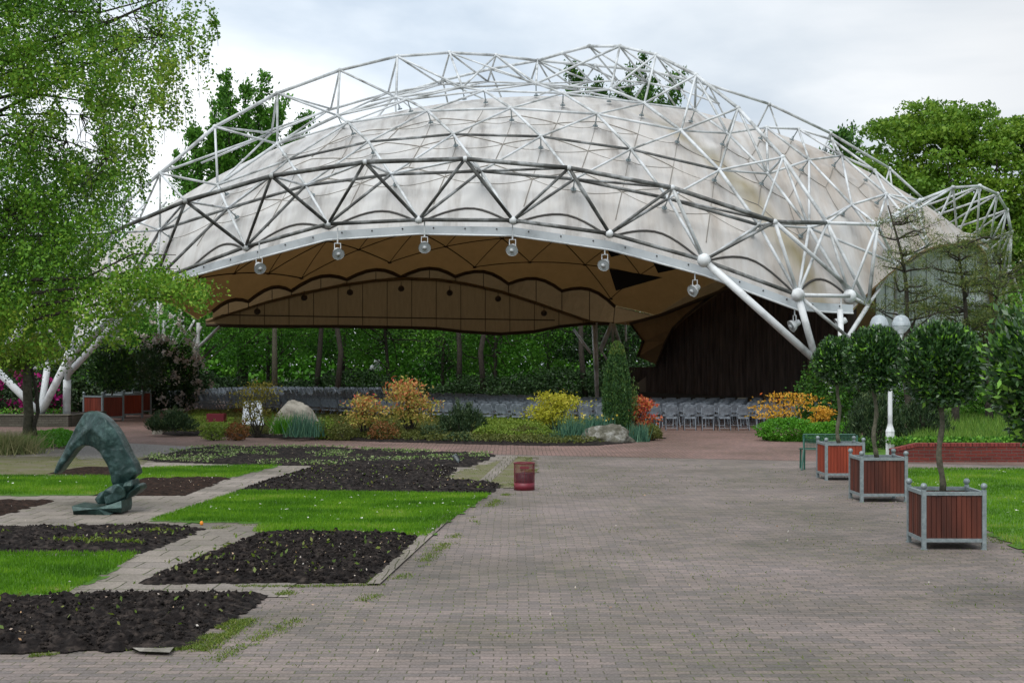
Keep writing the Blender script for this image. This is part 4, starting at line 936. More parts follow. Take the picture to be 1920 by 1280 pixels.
laurel(1766, 18.1, .66, 2.3-4*18.1/2700, .53, .54, 16000, 'dark round laurel tree standing in the nearest planter', .080, .09, 1)
laurel(1643, 24.15, .68, 2.3+6*24.15/2700, .52, .57, 15000, 'dark laurel tree with twisted mossy trunk in the middle right planter', .080, .06, 2)
laurel(1572, 28.55, .68, 2.3+4*28.55/2700, .50, .50, 14000, 'round dark laurel tree above the orange-red planter', .080, .06, 3)
laurel(1988, 12.9, .66, 2.3-25*12.9/2700, .64, .64, 13000, 'large-leaved laurel crown cut off by the right edge of the photo', .085, .20, 4, lump=.2)
laurel(208, 57.2, .9, 2.3-10*57.2/2700, 1.02, .95, 9000, 'clipped ball tree above the nearest planter of the left row', .12, .05, 5)
laurel(268, 61, .9, 2.3-12*61/2700, 1.05, 1.0, 4500, 'darker clipped ball tree above the rear planters of the left row', .12, .0, 6)

# ---------------------------------------------------------------- bench, bin, lamp post, sign, pointer
M['green'] = mat('green_enamel', (.02, .10, .07), .4)
gb = empty('garden_seat', P0(1505, 31), label='green mesh garden seat half hidden behind the orange-red planter', cat='seat'); 
for x in (0, 1.15):
    mb = MB(); mb.tube([(x-.06, -.18, 0), (x+.02, -.02, .45), (x+.03, .05, .74)], .02); mb.tube([(x+.04, .02, .0), (x+.04, 0, .42), (x+.05, .45, .44), (x+.05, .5, 0)], .02); mb.build('side_frame', M['green'], gb)
def meshpanel(c, w, h, tilt):
    mb = MB(); n = int(w/.03); k = int(h/.03)
    Mx = Matrix.Rotation(tilt, 3, 'X')
    for i in range(n+1): mb.tube([Vector(c)+Mx @ Vector((-w/2+i*w/n, 0, -h/2)), Vector(c)+Mx @ Vector((-w/2+i*w/n, 0, h/2))], .004, 4, False)
    for i in range(k+1): mb.tube([Vector(c)+Mx @ Vector((-w/2, 0, -h/2+i*h/k)), Vector(c)+Mx @ Vector((w/2, 0, -h/2+i*h/k))], .004, 4, False)
    mb.tube([Vector(c)+Mx @ Vector(q) for q in ((-w/2, 0, -h/2), (w/2, 0, -h/2), (w/2, 0, h/2), (-w/2, 0, h/2), (-w/2, 0, -h/2))], .016, 6); return mb
meshpanel((.58, .02, .60), 1.12, .32, R(-6)).build('backrest', M['green'], gb); meshpanel((.58, .24, .44), 1.12, .44, R(86)).build('seat', M['green'], gb)
M['burgundy'] = mat('burgundy_paint', (.15, .010, .022), .5)
bn = empty('litter_bin', P0(983, 26.1), label='small burgundy wire litter bin standing alone on the paving', cat='litter bin')
rb = .185; mb = MB()
for k in range(44): a = k/44*2*math.pi; mb.tube([(rb*math.cos(a), rb*math.sin(a), .14), (rb*math.cos(a), rb*math.sin(a), .48)], .0028, 4, False)
for k in range(16):
    z = .15+k*.021; mb.tube([(rb*math.cos(a), rb*math.sin(a), z) for a in np.linspace(0, 2*math.pi, 25)], .0028, 4, False)
mb.build('wire_basket', M['burgundy'], bn)
MB().lathe([(rb+.002, .0), (rb+.004, .0), (rb+.004, .135), (rb-.006, .135), (rb-.006, .02), (0, .02)], (0, 0, 0), 30).build('base_drum', M['burgundy'], bn, True)
mb = MB(); mb.tube([(rb*math.cos(a), rb*math.sin(a), .487) for a in np.linspace(0, 2*math.pi, 29)], .013, 6); mb.build('rim', M['burgundy'], bn, True)
mb = MB(); mb.box((0, -rb-.008, .415), (.165, .012, .04)); mb.build('name_plate', M['burgundy'], bn)
MB().tube([(0, -rb-.004, .14), (0, -rb-.004, .39)], .006, 5).build('stay', M['burgundy'], bn)
mb = MB(); mb.lathe([(.0, .05), (rb-.03, .05), (rb-.02, .30), (0, .32)], (0, 0, 0), 16); mb.build('liner_bag', mat('bin_liner', (.05, .03, .035), .5), bn, True)
lpY = 34.5; lp_ = empty('lamp_post', P0(1669, lpY), label='white lamp post with twin clear globes between the planted laurels', cat='street lamp')
mb = MB(); mb.lathe([(.12, 0), (.105, .04), (.105, .62), (.11, .66), (.065, .80), (.055, .84), (.050, 2.9), (.03, 2.92), (0, 2.92)], (0, 0, 0), 8); mb.build('pole', M['cleanwhite'], lp_)
M['globe'] = mat('clear_globe', (.72, .80, .86), .06); gbs = M['globe'].node_tree; pb = gbs.nodes['Principled BSDF']; pb.inputs['Alpha'].default_value = .42
for s in (-1, 1):
    c = (s*.262, 0, 3.0); MB().tube([(0, 0, 2.82), (s*.13, 0, 2.80), (s*.262, 0, 2.84), (s*.262, 0, 2.98)], .028, 8).build('arm', M['cleanwhite'], lp_, True)
    g = MB().lathe([(.05, .0), (.10, .03), (.20, .14), (.222, .20), (.215, .26), (.17, .37), (.10, .43), (0, .45)], c, 20).build('globe', M['globe'], lp_, True)
    MB().lathe([(0, .0), (.06, .0), (.06, .12), (.085, .14), (.085, .28), (0, .28)], c, 14).build('lamp', M['cleanwhite'], g)
    MB().lathe([(.225, .17), (.23, .18), (.225, .19)], c, 20).build('seam_ring', M['galv'], g)
# far lamp posts behind the trees
fl_ = empty('lamp_post', P0(707, 108), label='distant white lamp post with clustered globes seen between the rear trees', cat='street lamp')
MB().tube([(0, 0, 0), (0, 0, 2.2)], .05).build('pole', M['cleanwhite'], fl_)
for x, z in ((-.32, 1.9), (.32, 1.9), (0, 2.35)): MB().ball((x, 0, z), .25).build('globe', M['cleanwhite'], fl_, True)
# folding white notice stand behind the small maple
st = empty('notice_stand', P0(474, 47.5), rz=R(8), label='white A-shaped folding notice stand behind the yellow-green little maple', cat='sign')
for s in (-1, 1):
    Mt = Matrix.Rotation(R(-12*s), 3, 'X')
    b = MB(); vs = [(-.36, s*.22, .05), (.36, s*.22, .05), (.27, s*.03, 1.0), (-.27, s*.03, 1.0)]; k = Vector((0, .02, 0))
    b.add(vs+[tuple(Vector(q)+k) for q in vs], [(0, 1, 2, 3), (7, 6, 5, 4), (0, 4, 5, 1), (1, 5, 6, 2), (2, 6, 7, 3), (3, 7, 4, 0)]); b.build('board', mat('white_board', (.80, .84, .92), .5), st)
    b = MB(); b.tube([vs[0], vs[3], vs[2], vs[1]], .022, 6); b.build('frame', M['cleanwhite'], st)
b = MB().tube([(-.26, 0, 1.03), (.26, 0, 1.03)], .02); b.build('hinge', M['galv'], st)
mb = MB().box((0, 0, .26), (.62, .45, .52)); mb.box((0, -.23, .26), (.56, .02, .44)); tag(mb.build('storage_box', M['burgundy']), 'dull red box standing before the side-on chairs left of the notice stand', 'box').location = P0(406, 50.5)
# small metal plant label
pm = empty('plant_marker', P0(856, 32.2), label='small tilted pale metal plant marker at the end of the middle soil bed', cat='marker')
Mt = Matrix.Rotation(R(-30), 3, 'Y') @ Matrix.Rotation(R(35), 3, 'X'); MB().box((0, 0, .17), (.10, .012, .22), M=Mt).build('plate', M['galv'], pm); MB().box((0, -.01, .17), (.05, .008, .14), M=Mt).build('face', M['cleanwhite'], pm); MB().tube([(.05, 0, 0), (.03, .0, .12)], .01).build('spike', M['galv'], pm)

# ---------------------------------------------------------------- bronze sculpture
M['bronze'] = nmat('patinated_bronze', [(.005, .016, .015), (.020, .052, .047), (.085, .155, .142)], 4.5, .42, metal=.35, bump=.012, bscale=14, rnd=.75, pos=[.28, .52, .74], spec=.5)
sc = empty('sculpture', P0(194, 22.2), label='dark green bronze abstract sculpture like a bent arch on its slab base', cat='sculpture')
def inflated(name, outline, Yc, T, lean=None, round_=14, vox=.022, sm=5, ns=.02, edge=2.2):
    """polygon outline in photo pixels, given its own depth, swelling to thickness T"""
    u = np.array(outline, float); X = (u[:, 0]-960)*Yc/F; Z = CZ-(u[:, 1]-HY)*Yc/F
    st_ = .014; x0, x1, z0, z1 = X.min(), X.max(), Z.min(), Z.max()
    gx = np.arange(x0-st_, x1+st_*2, st_); gz = np.arange(z0-st_, z1+st_*2, st_); GX, GZ = np.meshgrid(gx, gz)
    poly = list(zip(X, Z)); IN = inpoly(GX, GZ, poly)
    D = np.full(GX.shape, 9.)
    for i in range(len(poly)):
        a = np.array(poly[i]); b = np.array(poly[(i+1) % len(poly)]); ab = b-a; t = np.clip(((GX-a[0])*ab[0]+(GZ-a[1])*ab[1])/(ab@ab), 0, 1)
        D = np.minimum(D, np.hypot(GX-a[0]-t*ab[0], GZ-a[1]-t*ab[1]))
    H = np.where(IN, np.minimum(T*(.72+.28*np.clip(D/.25, 0, 1)), D*edge+.025), 0)
    cell = IN[:-1, :-1] & IN[1:, :-1] & IN[:-1, 1:] & IN[1:, 1:]
    nz_, nx_ = GX.shape; idx = np.arange(nx_*nz_).reshape(nz_, nx_); j, i = np.nonzero(cell)
    FR = np.stack([idx[j, i], idx[j, i+1], idx[j+1, i+1], idx[j+1, i]], 1); off = nx_*nz_
    ly = 0*GX if lean is None else lean(GX, GZ)
    ks = (Yc+ly)/Yc; GX0, GZ0 = GX, GZ; GX = GX*ks; GZ = CZ+(GZ-CZ)*ks
    Nn = (fbm(GX*7+3, GZ*7, 4, 3)-.45)*ns*2
    Vf = np.stack([GX.ravel(), (ly-H-Nn).ravel(), GZ.ravel()], 1); Vb = np.stack([GX.ravel(), (ly+H+Nn).ravel(), GZ.ravel()], 1)
    faces = [tuple(f) for f in FR]+[tuple(f[::-1]+off) for f in FR]
    # stitch boundary
    from collections import Counter
    ed_ = Counter()
    for f in FR:
        for k in range(4): ed_[(f[k], f[(k+1) % 4])] += 1
    for (a, b) in list(ed_):
        if (b, a) not in ed_: faces.append((b, a, a+off, b+off))
    V = np.concatenate([Vf, Vb]); us = sorted({k for f in faces for k in f}); mp_ = {k: i for i, k in enumerate(us)}
    me = bpy.data.meshes.new(name); me.from_pydata([tuple(V[k]+np.array([-sc.location.x, Yc-sc.location.y, 0])) for k in us], [], [tuple(mp_[k] for k in f) for f in faces]); me.update()
    o = link(name, me, M['bronze'], sc); me.shade_smooth()
    md = o.modifiers.new('remesh', 'REMESH'); md.mode = 'VOXEL'; md.voxel_size = vox; md.use_smooth_shade = True
    m2 = o.modifiers.new('smooth', 'SMOOTH'); m2.iterations = sm; m2.factor = .5
    return o
body = [(104, 886), (112, 866), (122, 847), (131, 828), (137, 818), (146, 799), (155, 783), (162, 772), (170, 769), (182, 770), (193, 774), (208, 785), (219, 798), (228, 811), (236, 826), (243, 841), (251, 855), (258, 866), (262, 878), (265, 888), (258, 892), (252, 897),
        (248, 905), (238, 912), (228, 916), (218, 914), (213, 904), (211, 890), (206, 874), (199, 861), (191, 848), (182, 840), (172, 836), (160, 836), (152, 840), (144, 849), (137, 859), (129, 869), (121, 881), (112, 889)]
lean = lambda x, z: np.clip((-x-6.25), 0, 1)*1.1
inflated('arch_body', body, 22.3, .25, lean, vox=.016, sm=1, ns=.035, edge=9)
def prism(name, outline, Y0, Y1, shift=(0, 0), taper=.94):
    """block with an outline in photo pixels at the distance of the sculpture and its own front and back"""
    o_ = sc.location; A_ = [P(u, v, 22.1) for u, v in outline]; c = sum(A_, Vector())/len(A_); n = len(A_); b = MB()
    fr_ = [Vector((p.x-o_.x, Y0-o_.y+.05*math.sin(i*2.1), p.z)) for i, p in enumerate(A_)]
    bk_ = [Vector((c.x+(p.x-c.x)*taper+shift[0]-o_.x, Y1-o_.y+.04*math.cos(i*1.7), c.z+(p.z-c.z)*taper+shift[1])) for i, p in enumerate(A_)]
    cf = sum(fr_, Vector())/n+Vector((0, -.045, .02)); b.add(fr_+bk_+[cf], [(i, (i+1) % n, n*2) for i in range(n)]+[tuple(range(2*n-1, n-1, -1))]+[((i+1) % n, i, n+i, n+(i+1) % n) for i in range(n)])
    o = b.build(name, M['bronze'], sc); md = o.modifiers.new('bevel', 'BEVEL'); md.width = .018; md.segments = 2; return o
prism('middle_block', [(182, 934), (189, 922), (203, 917), (206, 930), (203, 943), (190, 943)], 21.95, 22.35)
prism('middle_block', [(203, 916), (219, 906), (231, 904), (241, 914), (241, 928), (228, 937), (206, 943), (201, 930)], 21.85, 22.3)
prism('middle_block', [(238, 903), (251, 897), (255, 908), (246, 919), (240, 922), (234, 912)], 21.95, 22.4)
prism('middle_block', [(242, 918), (258, 906), (266, 908), (266, 917), (256, 926), (238, 936), (236, 928)], 22.0, 22.45)
prism('middle_block', [(205, 940), (238, 926), (239, 938), (236, 944), (204, 948)], 21.95, 22.3)
prism('base_slab', [(147, 944), (170, 946), (196, 947), (211, 943), (238, 934), (241, 947), (239, 957), (227, 955), (214, 963), (190, 962), (149, 962), (151, 953)], 21.75, 22.35, taper=1)
# ---------------------------------------------------------------- boulders
def rock(name, u0, u1, v0, Yc, dep, lab, m, seed, planes=()):
    Xc = ((u0+u1)/2-960)*Yc/F; w = (u1-u0)*Yc/F/2; h = CZ-(v0-HY)*Yc/F
    import bmesh
    bm = bmesh.new(); bmesh.ops.create_icosphere(bm, subdivisions=5, radius=1)
    for v in bm.verts:
        q = v.co.copy(); n1 = mnoise.noise(q*1.3+Vector((seed, 0, 0)))
        c = mnoise.cell(q*1.1+Vector((seed, 3, 1))) if False else 0
        rr = 1+.28*n1+.10*mnoise.noise(q*4+Vector((seed, 2, 2)))+.04*mnoise.noise(q*12)
        # facet planes
        for k in range(7):
            pn = Vector((math.sin(k*2.4+seed), math.cos(k*1.7+seed*2), math.sin(k*3.1+seed)*.8+.2)).normalized(); dd = q.dot(pn)
            if dd > .72: rr = min(rr, .80/dd)
        for px_, py_, pz_, pd in planes:
            dd = q.dot(Vector((px_, py_, pz_)).normalized())
            if dd > .2: rr = min(rr, pd/dd+.03*n1)
        v.co = Vector((q.x*rr*w*1.1, q.y*rr*dep, q.z*rr*h*1.12))
    me = bpy.data.meshes.new(name); bm.to_mesh(me); bm.free(); me.shade_smooth()
    o = link(name, me, m); o.location = (Xc, Yc, .02); return tag(o, lab, 'rock')
M['rock1'] = nmat('pale_rock', [(.14, .13, .10), (.34, .31, .26), (.48, .45, .38)], 2.5, .9, bump=.04, bscale=7, rnd=.75)
M['rock2'] = nmat('dark_lichen_rock', [(.035, .035, .022), (.11, .105, .08), (.36, .36, .34)], 3.5, .9, bump=.05, bscale=7, rnd=.75)
rock('boulder', 505, 592, 752, 45.0, .6, 'big pale angular boulder in the flower bed left of the red-leaved shrubs', M['rock1'], 4.3, [(.18, -.2, 1, .78), (-.9, -.3, .55, .80), (.8, -.3, .75, .84), (.1, -1, .35, .7)])
rock('boulder', 1086, 1184, 800, 41.6, .45, 'low dark lichen-spotted boulder at the foot of the columnar yew', M['rock2'], 5.0)
rock('boulder', 286, 305, 790, 46.3, .25, 'small upright grey stone at the left tip of the island bed', M['rock1'], 9.0)

# ---------------------------------------------------------------- island bed
isl = gp([(280, 812), (330, 817), (450, 820), (560, 823), (700, 828), (850, 832), (1000, 836), (1110, 836), (1190, 830), (1242, 820)])+[(4.8, 43.2), (3.6, 45.5), (0, 46.6), (-5, 47.5), (-9, 48.2), (-11, 48.2), (-11.8, 46.5)]
def islh(x, y):
    return .02+.05*np.clip((y-41.5)/4, 0, 1)*(.6+.5*fbm(x*.5, y*.5, 3))+.03*vnoise(x*5, y*5)
patch('soil_bed', isl, .14, islh, M['soil'])
tagm = {'heath_green': [(.09, .17, .02), (.17, .26, .03), (.27, .33, .06)], 'heath_olive': [(.06, .085, .02), (.12, .14, .03), (.20, .19, .06)], 'heath_rust': [(.12, .08, .02), (.22, .09, .03), (.30, .14, .05)],
        'bluegreen': [(.03, .10, .07), (.07, .18, .12), (.14, .28, .17)], 'yew': [(.018, .055, .020), (.040, .105, .030), (.08, .16, .035), (.19, .24, .05)], 'mugo': [(.015, .04, .015), (.04, .075, .03), (.10, .14, .05)],
        'acer': [(.22, .26, .02), (.42, .42, .03), (.55, .46, .06)], 'acergreen': [(.10, .11, .015), (.21, .19, .025), (.32, .26, .04)], 'pieris': [(.10, .17, .02), (.34, .34, .06), (.52, .42, .12), (.58, .20, .08), (.55, .06, .06)],
        'pierisred': [(.20, .20, .03), (.50, .14, .05), (.50, .05, .04), (.60, .38, .08)], 'orange': [(.20, .17, .02), (.60, .34, .03), (.70, .40, .05), (.62, .14, .03)], 'bright': [(.04, .15, .01), (.08, .27, .015), (.15, .38, .03)],
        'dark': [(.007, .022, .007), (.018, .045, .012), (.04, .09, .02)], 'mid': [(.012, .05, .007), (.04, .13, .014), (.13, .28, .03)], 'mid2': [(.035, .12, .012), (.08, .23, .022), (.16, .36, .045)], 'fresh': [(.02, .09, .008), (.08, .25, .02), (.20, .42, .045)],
        'birch': [(.035, .11, .010), (.085, .22, .018), (.17, .34, .03), (.32, .42, .05)], 'oak': [(.04, .10, .010), (.11, .23, .018), (.25, .37, .04)], 'pine': [(.04, .08, .02), (.11, .16, .035), (.24, .26, .07)],
        'magenta': [(.30, .01, .12), (.45, .02, .22)], 'whitefl': [(.55, .48, .44), (.75, .70, .66)], 'vine': [(.06, .14, .015), (.16, .25, .02), (.34, .30, .05)], 'tallgrass': [(.06, .14, .02), (.12, .25, .03), (.22, .32, .06)], 'straw': [(.12, .17, .05), (.28, .30, .13), (.42, .38, .20)]}
for k, c in tagm.items(): M['L_'+k] = leafmat('leaf_'+k, c, .5, .27 if k in ('mid', 'mid2', 'fresh', 'oak', 'birch') else .25 if k not in ('dark', 'yew', 'mugo') else .1, .25)
def groundcover(name, poly, dens, size, m, h, lab, cat, base=islh, lump=1.0, asp=.5):
    a = abs(sum(poly[i][0]*poly[(i+1) % len(poly)][1]-poly[(i+1) % len(poly)][0]*poly[i][1] for i in range(len(poly)))/2)
    n = int(a*dens); q = scatter(poly, n); lu = fbm(q[:, 0]*lump, q[:, 1]*lump, 3, 6)
    edge = np.full(n, 9.)
    for i in range(len(poly)):
        A_ = np.array(poly[i]); B_ = np.array(poly[(i+1) % len(poly)]); ab = B_-A_; t = np.clip(((q-A_)@ab)/(ab@ab), 0, 1); edge = np.minimum(edge, np.linalg.norm(q-A_-t[:, None]*ab, axis=1))
    top = h*(.45+1.1*lu)*np.clip(edge/.25, .15, 1)**.5
    z = base(q[:, 0], q[:, 1])+top*(1-rng.random(n)**2*.6)
    o = leaves(name, np.column_stack([q, z]), size, m, None, asp=asp, up=.9, tint=np.clip(.6*lu+.6*rng.random(n)-.1, 0, 1)); return tag(o, lab, cat, kind='stuff')
def gpz(pts, z): return [tuple(G(u, v, z)[:2]) for u, v in pts]
gc = [([(283, 810), (330, 813), (400, 814), (445, 815), (450, 795), (400, 782), (360, 778), (345, 790), (300, 800)], 'heath_green', .22, 'low yellow-green heath at the left end of the island bed'),
      ([(430, 816), (520, 817), (540, 800), (520, 786), (440, 780), (400, 784), (430, 796)], 'heath_olive', .26, 'olive brown heath around the little yellow-green maple'),
      ([(420, 783), (460, 774), (510, 775), (505, 786), (440, 790)], 'heath_rust', .25, 'rust coloured heath behind the little maple'),
      ([(590, 820), (720, 824), (830, 829), (870, 810), (790, 795), (700, 795), (610, 790)], 'heath_olive', .30, 'olive heath in the middle of the island bed under the red shrubs'),
      ([(590, 786), (650, 780), (640, 776), (600, 774)], 'heath_rust', .28, 'rust red heath right of the pale boulder'),
      ([(640, 818), (690, 820), (690, 808), (650, 806)], 'heath_rust', .30, 'orange brown heath clump at the front of the bed under the red shrubs'),
      ([(790, 790), (830, 795), (830, 780), (800, 778)], 'heath_green', .3, 'bright green heath between the red shrub and the dwarf pine'),
      ([(880, 826), (960, 829), (1060, 829), (1060, 805), (1000, 785), (905, 783), (890, 800)], 'heath_green', .30, 'yellow-green heath left of the yellow maple'),
      ([(830, 830), (890, 831), (900, 812), (840, 808)], 'mugo', .22, 'dark green low creeping plants at the front of the middle of the bed'),
      ([(1185, 800), (1240, 815), (1215, 822), (1190, 812)], 'heath_olive', .35, 'olive heath mound at the right tip of the island bed'),
      ([(990, 828), (1075, 831), (1080, 818), (1000, 810)], 'bluegreen', .18, 'grey-green heath in front of the yellow maple')]
gc.append(([(290, 811), (450, 818), (560, 821), (700, 826), (850, 830), (1000, 833), (1075, 834), (1190, 828), (1236, 819), (1215, 800), (1100, 795), (900, 783), (700, 778), (500, 776), (360, 776), (300, 795)], 'heath_olive', .20, 'low mixed green and brown heath carpeting the whole island bed'))
for pp, mk, h, lab in gc: groundcover('heather', gp(pp), 480, .075, M['L_'+mk], h*.85, lab, 'heather')
def bush(name, u, v0, v1, wpx, Y, mk, n, ls, lab, cat='shrub', lump=.22, fr=3, lo=.55, asp=.5, base=None, group=None, deep=.8, up=.2, seed=0, zb=0, stems=5):
    """half-round shrub: top at row v0, base at row v1, width in photo pixels"""
    x = (u-960)*Y/F; rx = wpx*Y/F/2; zt = CZ-(v0-HY)*Y/F; zbm = max(CZ-(v1-HY)*Y/F, zb); h = zt-zbm
    r = empty(name, (x, Y, zbm), label=lab, cat=cat, group=group)
    p, d = shell_pts(n, (0, 0, h*.42), (rx, rx*deep, h*.58), lump, fr, lo, seed)
    p[:, 2] = np.abs(p[:, 2])
    leaves('foliage', p, ls, M['L_'+mk], r, asp=asp, up=up, tint=np.clip(rng.random(n)*.75+.3*(d[:, 2]*.5+.2)*0+.25*rng.random(n), 0, 1))
    mb = MB()
    for k in range(stems): a, b = limb((rng.normal(0, .04), rng.normal(0, .04), -.05), Vector(p[k])*.8, .02+.01*h, .006); mb.tube(a, b, 5)
    mb.build('stem', M['bark'], r); return r
def tiers(name, u, v0, v1, wpx, Y, mk, n, ls, lab, nt=8, seed=0, lay=.35, group=None, trunks=3, cat='shrub'):
    """airy shrub of flat leaf clusters at the ends of branches"""
    x = (u-960)*Y/F; rx = wpx*Y/F/2; zt = CZ-(v0-HY)*Y/F; zbm = max(CZ-(v1-HY)*Y/F, 0); h = zt-zbm
    r = empty(name, (x, Y, zbm), label=lab, cat=cat, group=group); P_ = []; mb = MB(); g = np.random.default_rng(seed+50)
    for k in range(nt):
        zz = h*(.25+.72*((k+.5)/nt)); rr = rx*math.sqrt(max(1-((zz/h-.45)/.62)**2, .08)); a = g.random()*6.28; q = g.random()**.5*.75
        c = np.array([rr*q*math.cos(a), rr*q*math.sin(a)*.8, zz]); m_ = n//nt
        s = rx*.34; P_.append(c+g.normal(0, 1, (m_, 3))*np.array([s, s, s*lay]))
        aa, bb_ = limb((g.normal(0, .05), g.normal(0, .05), -.05), c, .022, .008); mb.tube(aa, bb_, 5)
    P_ = np.concatenate(P_); P_[:, 2] = np.clip(P_[:, 2], .03, None)
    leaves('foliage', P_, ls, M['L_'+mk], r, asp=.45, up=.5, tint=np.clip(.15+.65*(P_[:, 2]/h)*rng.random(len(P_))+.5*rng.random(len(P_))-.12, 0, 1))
    mb.build('stem', M['bark'], r); return r
def spikes(name, u, v0, v1, wpx, Y, mk, n, ls, lab, cat='shrub', nsh=40, seed=0, shl=.35, group=None):
    """conifer of upright shoots set with short needles"""
    x = (u-960)*Y/F; rx = wpx*Y/F/2; zt = CZ-(v0-HY)*Y/F; zbm = max(CZ-(v1-HY)*Y/F, 0); h = zt-zbm
    r = empty(name, (x, Y, zbm), label=lab, cat=cat, group=group); P_ = []; D_ = []; mb = MB(); g = np.random.default_rng(seed+9)
    for k in range(nsh):
        a = g.random()*6.28; q = math.sqrt(g.random()); bx = rx*q*math.cos(a); by = rx*q*math.sin(a)*.8; tz = h*(1-.75*q*q)*(.8+.25*g.random()); L_ = shl*(.6+.7*g.random()); m_ = n//nsh
        t = g.random(m_); b = np.array([bx*.85, by*.85, max(tz-L_-.1, .0)]); e_ = np.array([bx*1.08, by*1.08, tz])
        P_.append(b+(e_-b)*t[:, None]+g.normal(0, .035+.02*L_, (m_, 3))); D_.append(np.tile((e_-b)/np.linalg.norm(e_-b), (m_, 1)))
        if k % 3 == 0: aa, bb_ = limb((0, 0, 0), b, .02, .008); mb.tube(aa, bb_, 5)
    P_ = np.concatenate(P_); D_ = np.concatenate(D_)
    leaves('foliage', P_, ls, M['L_'+mk], r, asp=.22, dirs=D_, tint=np.clip(rng.random(len(P_))*.8+.2*(P_[:, 2] > h*.8), 0, 1)); mb.build('stem', M['bark'], r); return r
spikes('dwarf_pine', 322, 763, 803, 92, 45.2, 'mugo', 5200, .11, 'low dark green dwarf pine at the left end of the island bed', nsh=70, seed=1, group='dwarf pines in the island bed')
spikes('dwarf_pine', 868, 748, 806, 84, 43.6, 'mugo', 5600, .11, 'spiky grey-green dwarf pine in the middle of the island bed before the chairs', nsh=70, seed=2, group='dwarf pines in the island bed')
spikes('dwarf_pine', 1640, 722, 845, 120, 37.5, 'mugo', 8000, .11, 'wide dark dwarf pine left of the lamp post behind the planters', nsh=110, seed=3)
spikes('dwarf_pine', 1730, 735, 842, 120, 38.2, 'mugo', 8000, .11, 'wide dark dwarf pine right of the lamp post behind the planters', nsh=110, seed=4)
# columnar yew
def yew():
    Y = 43.2; x = (1157-960)*Y/F; zt = CZ+40*Y/F; r = empty('columnar_yew', (x, Y, .2), label='tall narrow dark green columnar yew in the island bed', cat='tree')
    n = 26000; z = rng.random(n)**1.15*(zt-.2); t = z/(zt-.2); rad = .96*np.interp(t, [0, .12, .4, .65, .85, .95, 1], [.38, .46, .48, .40, .27, .20, .06])
    a = rng.random(n)*2*np.pi; fl_ = .86+.16*np.cos(a*9+z*1.2+2*np.sin(z*.9)); q = (.72+.32*rng.random(n))*fl_*rad
    p = np.column_stack([q*np.cos(a), q*np.sin(a), z]); d = np.column_stack([np.cos(a)*.25, np.sin(a)*.25, np.ones(n)])
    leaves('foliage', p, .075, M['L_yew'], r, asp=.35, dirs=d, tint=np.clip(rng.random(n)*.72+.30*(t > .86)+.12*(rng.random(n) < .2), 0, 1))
    mb = MB(); mb.tube([(0, 0, -.2), (0, 0, zt*.9)], [.09, .02]); 
    for k in range(12): aa, bb_ = limb((0, 0, .2*k), (.3*math.cos(k*2.1), .3*math.sin(k*2.1), .2*k+.5), .03, .01); mb.tube(aa, bb_, 5)
    mb.build('trunk', M['bark'], r)
    p2 = rng.normal(0, 1, (500, 3))*np.array([.07, .07, .3])+np.array([.50, 0, .95]); leaves('side_shoot', p2, .07, M['L_yew'], r, asp=.35, dirs=np.tile([.05, 0, 1.], (500, 1)), tint=.4+.5*rng.random(500))
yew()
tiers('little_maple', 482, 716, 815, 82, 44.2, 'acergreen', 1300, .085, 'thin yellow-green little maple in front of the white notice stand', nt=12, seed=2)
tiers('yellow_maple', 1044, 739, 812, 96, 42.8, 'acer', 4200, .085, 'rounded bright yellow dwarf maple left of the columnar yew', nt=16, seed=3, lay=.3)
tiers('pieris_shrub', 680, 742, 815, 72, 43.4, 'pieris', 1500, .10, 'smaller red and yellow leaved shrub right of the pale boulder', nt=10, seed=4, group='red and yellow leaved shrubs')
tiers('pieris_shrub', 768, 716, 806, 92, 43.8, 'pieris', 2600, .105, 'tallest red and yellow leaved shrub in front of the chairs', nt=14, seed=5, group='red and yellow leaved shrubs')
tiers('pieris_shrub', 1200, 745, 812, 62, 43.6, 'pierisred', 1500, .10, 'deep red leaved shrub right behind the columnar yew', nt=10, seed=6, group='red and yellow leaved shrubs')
for i, (u, v0, wp, mk, lab) in enumerate([(400, 790, 50, 'heath_green', 'rounded green heath cushion right of the leftmost dwarf pine'), (445, 792, 44, 'heath_rust', 'small rusty heath cushion left of the little maple'), (640, 792, 50, 'heath_olive', 'olive heath cushion under the smaller red-leaved shrub'), (720, 790, 60, 'heath_rust', 'rusty heath cushion between the two red-leaved shrubs'),
    (812, 796, 56, 'mugo', 'dark green cushion right of the tallest red-leaved shrub'), (925, 792, 60, 'heath_green', 'yellow-green heath cushion right of the middle dwarf pine'), (985, 796, 50, 'heath_olive', 'olive heath cushion left of the yellow maple'), (1010, 806, 44, 'bluegreen', 'grey-green cushion before the yellow maple')]):
    bush('heath_bush', u, v0, 824, wp, 42.6, mk, 900, .07, lab, group='heath cushions in the island bed', lump=.25, lo=.6, seed=i)
def clump(name, u, v0, v1, wpx, Y, mk, n, lab, cat='plant', w=.03, lean=.6, group=None):
    x = (u-960)*Y/F; rx = wpx*Y/F/2; zt = CZ-(v0-HY)*Y/F; zbm = max(CZ-(v1-HY)*Y/F, 0)
    q = rng.normal(0, .42, (n, 2))*rx; o = blades(name, q, 0, zt-zbm, w, M['L_'+mk], lean=lean); o.location = (x, Y, zbm); return tag(o, lab, cat, group=group)
clump('iris_clump', 572, 776, 818, 66, 42.6, 'bluegreen', 420, 'blue-green sword-leaved clump in front of the big pale boulder', group='sword-leaved clumps')
clump('iris_clump', 1078, 784, 825, 72, 41.8, 'bluegreen', 480, 'blue-green daffodil leaves in front of the yellow maple', group='sword-leaved clumps')
clump('iris_clump', 1120, 780, 812, 60, 42.4, 'bluegreen', 380, 'blue-green daffodil leaves just left of the yew foot', group='sword-leaved clumps')
